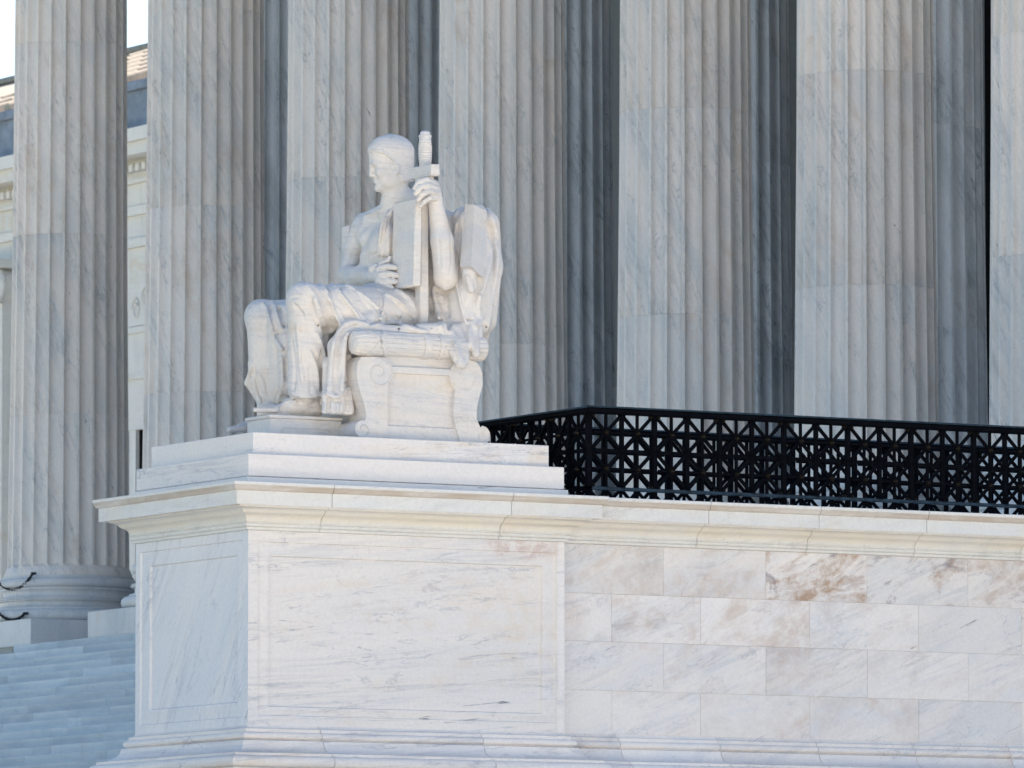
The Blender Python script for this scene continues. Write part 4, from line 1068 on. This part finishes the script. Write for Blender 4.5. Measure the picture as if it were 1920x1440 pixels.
def merge_head(vb, vh):
    """resample the fine head field into the body grid so that head and body are one surface"""
    lo = vh.lo + vh.h * 2; hi = vh.lo + vh.h * (vh.n - 3)
    sl, c = vb.sub(lo, hi)
    X, Y, Z = np.broadcast_arrays(*c)
    f = [(X - vh.lo[0]) / vh.h, (Y - vh.lo[1]) / vh.h, (Z - vh.lo[2]) / vh.h]
    i = [np.clip(np.floor(t).astype(int), 0, vh.n[j] - 2) for j, t in enumerate(f)]; w = [np.clip(f[j] - i[j], 0, 1) for j in range(3)]
    d = 0
    for a in (0, 1):
        for b in (0, 1):
            for e in (0, 1):
                ww = (w[0] if a else 1 - w[0]) * (w[1] if b else 1 - w[1]) * (w[2] if e else 1 - w[2])
                d = d + ww * vh.g[i[0] + a, i[1] + b, i[2] + e]
    vb.put(sl, d.astype(np.float32), .008, 'add')
def carve_drapery(st, part, P, u, TOP=8.137):
    """cloth over the legs and hips, and the mantle hanging from shoulder and throne back"""
    v = Vol([-.30, .55, 8.12], [2.72, 3.1, 10.62], .0115)
    def C(a, b, ra, rb, k=.03, op='add'): v.cone(P(*a), P(*b), ra * u, rb * u, k, op)
    def E(c, rr, k=.03, op='add', ax=None): v.ell(P(*c), [x * u for x in rr], k, op, ax)
    def S(pts, r=4, k=None, op='add', lift=0.0):
        g = 1.65 if op == 'cut' and r > 1.3 else (1.18 if op == 'add' else 1.0)
        v.stroke([(p[0], p[1], (p[2] if len(p) > 2 else r) * g) for p in pts], r * g, k if k is None else k * .8, op, lift * (1.9 if op == 'add' else 1))
    # near leg
    E((568, 560, .74), (29, 32, 30), .05)
    C((570, 565, .74), (640, 580, .80), 32, 46, .06); C((640, 580, .80), (735, 590, .92), 46, 50, .06)
    C((574, 565, .74), (574, 650, .78), 31, 31, .05); C((574, 650, .78), (572, 725, .80), 31, 29, .05)
    C((572, 725, .80), (573, 735, .80), 29, 31, .03)
    C((600, 610, .84), (590, 730, .90), 18, 22, .05); C((566, 590, .77), (565, 725, .80), 25, 25, .04)
    C((850, 418, .80), (853, 530, .66), 13, 15, .05)
    v.box(P(575, 790, .85), (.5, .5, .215), .01, ax=None, op='cut')
    # far leg
    E((488, 592, 1.70), (28, 34, 29), .05)
    C((492, 594, 1.70), (600, 600, 1.60), 31, 42, .06); C((600, 600, 1.60), (740, 600, 1.5), 42, 50, .06)
    C((494, 600, 1.70), (498, 690, 1.70), 32, 31, .05); C((498, 690, 1.70), (504, 752, 1.68), 31, 24, .05)
    C((515, 640, 1.60), (522, 745, 1.55), 24, 20, .05)
    C((476, 690, 1.80), (466, 718, 1.82), 8, 8, .02); C((466, 718, 1.82), (486, 752, 1.78), 7, 6, .02)
    # lap between the knees
    C((600, 590, 1.25), (720, 585, 1.25), 38, 46, .08)
    C((525, 600, 1.45), (600, 590, 1.25), 14, 34, .06)
    C((542, 640, 1.25), (545, 720, 1.3), 22, 24, .06)
    C((560, 606, 1.2), (640, 600, 1.15), 26, 40, .06); C((530, 590, 1.45), (560, 590, 1.3), 20, 26, .05)
    C((524, 610, 1.45), (528, 735, 1.48), 24, 18, .05); C((538, 640, 1.35), (536, 745, 1.40), 14, 12, .04)
    # hip and belly folds
    C((700, 572, 1.0), (800, 585, .98), 42, 38, .06); C((735, 602, .84), (850, 614, .78), 26, 26, .05)
    C((800, 585, .94), (840, 560, .86), 36, 30, .05)
    # cloth between sword and throne back, mantle on the back
    C((812, 430, .82), (818, 560, .84), 15, 30, .05)
    C((800, 400, .86), (812, 480, .82), 12, 20, .04); C((815, 440, .74), (822, 470, .68), 5, 8, .03); C((822, 470, .68), (813, 500, .70), 8, 5, .03); C((826, 560, .70), (832, 612, .60), 8, 14, .04)
    # throne back under the mantle
    bx = on_y(905, 500, .45)
    v.box((bx[0] - .13, 1.16, (9.25 + P(900, 396, .5)[2]) / 2 ), (.13, .80, (P(900, 396, .5)[2] - 9.25) / 2), .05, .10)
    C((884, 428, .62), (888, 600, .56), 36, 34, .06); C((905, 424, .66), (911, 500, .68), 33, 31, .05)
    C((911, 500, .68), (906, 600, .66), 31, 26, .05); C((906, 600, .66), (908, 640, .74), 20, 7, .04)
    C((860, 424, .66), (860, 600, .56), 15, 22, .05)
    C((868, 402, .70), (905, 404, .78), 15, 18, .05)
    C((880, 512, .34), (884, 538, .34), 14, 12, .012)
    C((872, 545, .44), (880, 600, .42), 17, 16, .03); C((900, 560, .46), (902, 602, .46), 13, 13, .02)
    # tails of cloth over the bolster
    for (p0, p1, r0, r1) in (((818,622,.42),(846,652,.30),12,10), ((846,652,.27),(862,682,.17),10,8), ((838,620,.42),(856,650,.28),12,11), ((856,650,.26),(867,684,.17),11,8),
                             ((858,620,.42),(870,650,.28),12,11), ((870,650,.26),(873,678,.18),10,7), ((826,618,.44),(880,618,.44),12,12)):
        C(p0, p1, r0, r1, .03)
    C((882, 600, .40), (886, 640, .30), 16, 13, .03); C((886, 640, .27), (893, 664, .20), 12, 8, .02); C((896, 604, .42), (898, 640, .32), 10, 7, .02)
    C((650, 618, .52), (760, 622, .40), 12, 12, .04); C((760, 620, .40), (830, 620, .38), 12, 16, .04)
    # strip hanging in front of the throne
    C((700, 600, .62), (655, 615, .56), 22, 16, .04); C((655, 615, .56), (632, 650, .52), 16, 17, .04)
    C((632, 650, .52), (628, 740, .50), 17, 17, .04); C((628, 735, .50), (628, 766, .48), 17, 17, .03)
    C((645, 650, .60), (648, 740, .58), 14, 14, .04); C((645, 735, .55), (649, 768, .50), 14, 15, .03)
    C((612, 680, .62), (612, 765, .62), 10, 9, .03)
    C((608, 690, .72), (605, 757, .72), 7, 6, .02)
    for i, x in enumerate((612, 622, 633, 643, 653)): C((x, 735, .50 + .02 * (i % 2)), (x - 3 + i * 1.6, 772, .47 + .03 * (i % 2)), 4.5, 6.5, .012)
    v.box(P(632, 797, .55), (.26, .4, .10), .006, ax=None, op='cut')
    # ---------- folds: ridges, then grooves
    # near thigh: long folds fall from hip toward the hollow of the knee
    S([(575,536,3),(592,560,4),(606,590,5),(618,620,4.5),(626,632,3)], lift=1)
    S([(600,533,3),(618,560,5),(636,595,5.5),(650,622,5)], lift=1)
    S([(622,533,3),(650,560,5),(672,590,5),(690,606,4)], lift=1)
    S([(650,535,3),(684,560,4.5),(712,585,5),(738,596,4)], lift=1)
    S([(590,560,3),(598,585,4.5),(603,615,4.5),(608,626,3)], lift=1)
    S([(584,536,2.5),(600,562,3.5),(612,592,3.5),(620,618,3.5)], k=3, op='cut')
    S([(610,536,2.5),(628,566,3.5),(644,600,4),(650,615,3)], k=3, op='cut')
    S([(636,538,2.5),(662,566,3.5),(684,596,3.5)], k=3, op='cut')
    S([(662,540,2.5),(694,566,3),(722,590,3.5),(745,600,2)], k=3, op='cut')
    S([(604,600,3),(612,625,4.5),(610,645,4)], k=4, op='cut')
    S([(606,640,3),(602,690,3),(598,740,2.5)], k=4, op='cut')
    S([(593,625,3),(606,660,3.5),(609,700,3),(607,750,2.5)], lift=1)
    S([(580,660,2),(592,690,3),(596,735,2.5)], lift=.5); S([(586,655,1.5),(600,688,2),(602,730,2)], k=2, op='cut')
    S([(546,736,2.0),(556,741,2.4),(575,744,2.6),(600,740,2.4)], lift=1)
    S([(556,610,1.6),(562,660,2.2),(566,715,1.8)], lift=.4); S([(548,640,1.4),(553,690,1.8),(552,730,1.5)], k=3, op='cut'); S([(580,690,1.6),(584,738,2)], k=3, op='cut')
    S([(545,560,1.5),(560,556,1.5),(575,566,1.5)], k=2, op='cut'); S([(551,575,1.5),(566,590,1.5),(574,612,1.2)], k=2, op='cut')
    # far leg
    S([(492,568,3),(505,590,4),(516,630,4.5),(528,655,4),(542,664,4)], lift=1)
    S([(510,566,3),(520,590,4),(528,618,4),(541,628,3.5)], lift=1)
    S([(528,565,2.5),(534,585,3.5),(541,598,3)], lift=1)
    S([(502,570,2),(513,600,3),(524,634,3.5),(540,648,3.5)], k=3, op='cut'); S([(519,568,2),(528,592,3.5),(540,610,3.5)], k=3, op='cut')
    S([(490,610,1.6),(505,618,2),(514,640,2),(520,680,2.5),(522,745,2)], k=2.5, op='cut')
    S([(468,680,3),(476,720,4),(490,760,3)], lift=1); S([(484,700,3),(498,735,4),(508,765,2.5)], lift=.6)
    S([(476,690,2),(484,725,2.5),(498,762,2)], k=2.5, op='cut'); S([(468,700,2),(474,735,2)], k=2, op='cut')
    S([(528,670,3),(530,720,3),(520,760,2)], lift=.6); S([(538,665,3),(538,710,3)], k=3, op='cut')
    # hip to sword
    S([(712,545,3),(716,570,3),(706,600,2)], k=3, op='cut')
    S([(725,552,3),(750,570,4),(772,600,4)], lift=1); S([(745,545,3),(765,560,4),(780,585,3.5)], lift=1)
    S([(735,560,2.5),(758,582,3),(775,606,2.5)], k=3, op='cut'); S([(718,580,2.5),(745,598,3),(770,612,2)], k=3, op='cut')
    S([(700,612,4),(740,606,4),(775,618,4),(800,622,3)], lift=1); S([(705,604,2.5),(740,600,2.5),(780,610,2.5)], k=2.5, op='cut')

    S([(812,540,3),(818,570,4),(826,612,3.5)], lift=1); S([(826,560,3),(838,590,4),(842,615,3)], k=4, op='cut')
    S([(806,470,2.5),(816,500,3),(818,540,3)], lift=.8)
    # hanging strip
    S([(690,610,4),(655,606,4.5),(632,632,4.5),(622,680,4.5),(616,740,4)], lift=1)
    S([(682,622,3.5),(655,620,3.5),(645,645,4),(642,700,4),(640,738,3.5)], lift=1)
    S([(668,612,2.5),(645,622,3),(632,655,3),(628,735,3)], k=3, op='cut')
    S([(660,640,2.5),(654,690,3),(654,760,2.5)], k=3, op='cut')
    S([(612,738,2.5),(628,745,3),(642,738,2.5),(655,728,2.5)], lift=1); S([(614,744,2),(630,752,2),(644,745,2)], k=2, op='cut')
    S([(617,748,2.2),(615,772,2.4)], k=2, op='cut'); S([(628,750,2.2),(628,772,2.4)], k=2, op='cut'); S([(639,750,2.2),(641,772,2.4)], k=2, op='cut'); S([(649,745,2),(652,772,2.2)], k=2, op='cut')
    # mantle over the back
    S([(915,392,3),(928,430,4),(932,490,4),(922,560,4),(912,620,3)], lift=1); S([(905,392,2.5),(918,430,3),(922,490,3.5),(914,560,3),(905,600,2.5)], k=3, op='cut')
    S([(914,450,3),(918,480,5),(908,530,5),(898,560,4)], lift=1); S([(934,440,2),(938,500,2.5),(928,570,2.5)], k=2.5, op='cut')
    S([(900,555,3),(895,580,4.5),(902,600,4),(893,612,3)], lift=1.5); S([(908,565,2),(904,590,2),(908,612,2)], k=2.5, op='cut')
    S([(856,420,2.5),(852,470,3),(858,530,3),(872,600,3)], lift=1); S([(862,430,2),(859,500,2.5),(868,560,2.5),(880,620,2)], k=3, op='cut')
    S([(876,520,3),(884,545,4),(880,520,3)], lift=.5)

    S([(852,405,2.5),(866,392,3),(885,386,3)], lift=1)
    S([(850,640,2.5),(858,668,3)], lift=1); S([(862,640,2),(872,672,2)], k=2.5, op='cut'); S([(838,622,2.5),(850,650,2),(856,676,2)], k=2, op='cut')
    S([(880,615,2.5),(884,650,3)], lift=1); S([(890,612,2),(892,650,2)], k=2, op='cut')
    # many small creases so that no surface is blank
    rs = random.Random(3)
    for _ in range(90):
        x, y = rs.choice([(rs.uniform(545, 700), rs.uniform(540, 600)), (rs.uniform(550, 600), rs.uniform(600, 735)), (rs.uniform(465, 535), rs.uniform(590, 750)),
                          (rs.uniform(612, 655), rs.uniform(640, 765)), (rs.uniform(850, 935), rs.uniform(400, 640)), (rs.uniform(715, 840), rs.uniform(550, 618))])
        sl_ = 1.2 if y < 600 and x < 700 else rs.uniform(3, 9) * rs.choice((1, -1))
        L_ = rs.uniform(14, 34); dx = L_ / math.hypot(1, sl_) ; dy = abs(dx * sl_) ; dx = dx if sl_ > 0 else -dx
        S([(x, y, .9), (x + dx * .5 + rs.uniform(-1.5, 1.5), y + dy * .5, 1.6), (x + dx, y + dy, .8)], k=2.2, op=rs.choice(('cut', 'add')), lift=0)
    # open joints where the blocks of the carving meet
    for ln in ([(718,597),(740,600),(770,602),(786,601)], [(806,600),(830,600),(860,600),(886,598)], [(898,611),(910,613),(924,614)], [(712,560),(716,573),(713,588)]):
        v.stroke([(a, b, 2.5) for a, b in ln], 2.5, .3, 'cut', -1.8)
    return v
def make_statue():
    st, part, v, C, E, P, u, zt, hull, xz = build_statue()
    vh, L, HC = carve_head(st, part, v, u)
    merge_head(v, vh)
    # flesh: muscle lines drawn on the surface
    S = v.stroke
    S([(716,392,2),(700,400,2.4),(684,404,2)], 2, lift=.6)                       # collar bone
    S([(676,468,1.5),(684,476,2.2),(700,478,2.2),(716,470,1.5)], 2, k=3, op='cut')      # under the breast
    S([(712,415,1.2),(712,440,1.6),(710,470,1.6),(708,500,1.4)], 1.4, k=3, op='cut')    # breastbone
    S([(672,434,1.2),(676,452,1.6),(674,470,1.4)], 1.4, k=2.5, op='cut')                # deltoid
    S([(692,490,1.3),(705,494,1.3)], 1.3, k=3, op='cut')
    S([(660,478,1.2),(654,500,1.4)], 1.3, k=2.5, op='cut')
    S([(845,440,1.4),(847,490,1.6),(842,520,1.4)], 1.5, k=3, op='cut')
    S([(822,440,1.3),(826,500,1.5)], 1.4, k=3, op='cut')
    for k_ in range(4): S([(706 + k_, 512 + k_ * 5.5, 1.0), (720, 512 + k_ * 6.5, 1.4)], 1, lift=.4)
    # sash of cloth from the neck, under the tablet
    for ln in ([(748,388,5),(735,402,6.5),(728,430,7),(726,462,6.5),(727,478,5)], [(738,392,4),(726,412,5),(719,442,5.5),(717,466,5),(717,478,4)], [(728,396,2.5),(717,425,3.5),(712,455,3),(710,478,2)]): S(ln, 5, k=4, lift=2.5)
    for ln in ([(741,392,1.4),(729,415,1.8),(722,450,2),(722,478,1.6)], [(732,394,1.2),(721,420,1.6),(714,460,1.6)]): S(ln, 1.6, k=2, op='cut')
    # sandal straps
    S([(540,770,1.6),(552,752,1.8),(566,748,1.6)], 1.6, lift=.6); S([(520,774,1.4),(530,758,1.6),(540,752,1.4)], 1.4, lift=.6)
    fig = part(v.skin('figure', M_STAT, None))
    dv = carve_drapery(st, part, P, u)
    part(dv.skin('drapery', M_STAT, None))
    # tablet, upright before the chest
    y0 = .47; a = P(779, 372, y0); b = P(776, 536, y0); x0 = (a[0] + b[0]) / 2
    zt1, zb1 = a[2], b[2]
    def slab(name, x0, y0, x1, y1, z0, z1, bev=.006, lean=0.0):
        m = MB(); m.box((x0, y0, z0), (x1, y1, z1), bev)
        m.V = [(x + lean * (z - z0), y, z) for (x, y, z) in m.V]
        return part(m.obj(name, M_STAT, None, 40))
    slab('tablet', b[0], y0, b[0] + .085, y0 + .47, zb1, zt1, .014, (a[0] - b[0]) / (zt1 - zb1))
    # far corner of the tablet beyond the arm
    c = P(651, 425, 1.98); d = P(651, 530, 1.98)
    slab('tablet_edge', c[0] - .06, 1.86, c[0] + .22, 2.0, d[2], c[2], .012)
    # sword: scabbard, guard, grip, pommel
    ys = .57; s0 = P(789, 470, ys); zt2 = P(789, 338, ys)[2]; zb2 = P(790, 622, ys)[2]
    m = MB(); hw = .050
    m.box((s0[0], ys, zb2 + .05), (s0[0] + .10, ys + .13, zt2), .016)
    V0 = [(s0[0], ys, zb2 + .05), (s0[0] + .10, ys, zb2 + .05), (s0[0] + .10, ys + .13, zb2 + .05), (s0[0], ys + .13, zb2 + .05)]
    V1 = [(s0[0] + .015, ys + .02, zb2), (s0[0] + .085, ys + .02, zb2), (s0[0] + .085, ys + .11, zb2), (s0[0] + .015, ys + .11, zb2)]
    m.add(V0 + V1, [(4,5,6,7)] + [(i, (i+1) % 4, (i+1) % 4 + 4, i + 4) for i in range(4)])
    part(m.obj('scabbard', M_STAT, None, 40))
    g = P(808, 307, .36); g2 = P(808, 329, .36)
    m = MB(); m.box((g[0], .36, g2[2]), (g[0] + .105, .36 + .46, g[2]), .006)
    m.box((g[0] + .012, .36 + .10, g2[2] - .055), (g[0] + .095, .36 + .36, g2[2] + .01), .01)
    part(m.obj('sword_guard', M_STAT, None, 40))
    gc = P(797, 310, .60); gt = P(796, 258, .60)
    prof = [(.0, gc[2] - .03), (.060, gc[2] - .03)]
    n = 11
    for i in range(n):
        z = gc[2] + (gt[2] - gc[2]) * (i / n); dz = (gt[2] - gc[2]) / n; bul = .058 + .012 * math.sin(math.pi * (i + .5) / n)
        prof += [(bul, z + .1 * dz), (bul + .004, z + .5 * dz), (bul, z + .9 * dz), (bul - .003, z + dz)]
    m = MB(); m.lathe(prof + [(.001, gt[2])], 24, (gc[0] , gc[1]))
    part(m.obj('sword_grip', M_STAT, None, 60))
    z = gt[2]; m = MB(); m.lathe([(.001, z - .01), (.060, z - .01), (.069, z + .01), (.066, z + .026), (.052, z + .03), (.055, z + .045), (.045, z + .062), (.022, z + .07), (.001, z + .072)], 24, (gc[0], gc[1]))
    part(m.obj('pommel', M_STAT, None, 60))
    return st
make_statue()
print('statue done', time.time() - T0)
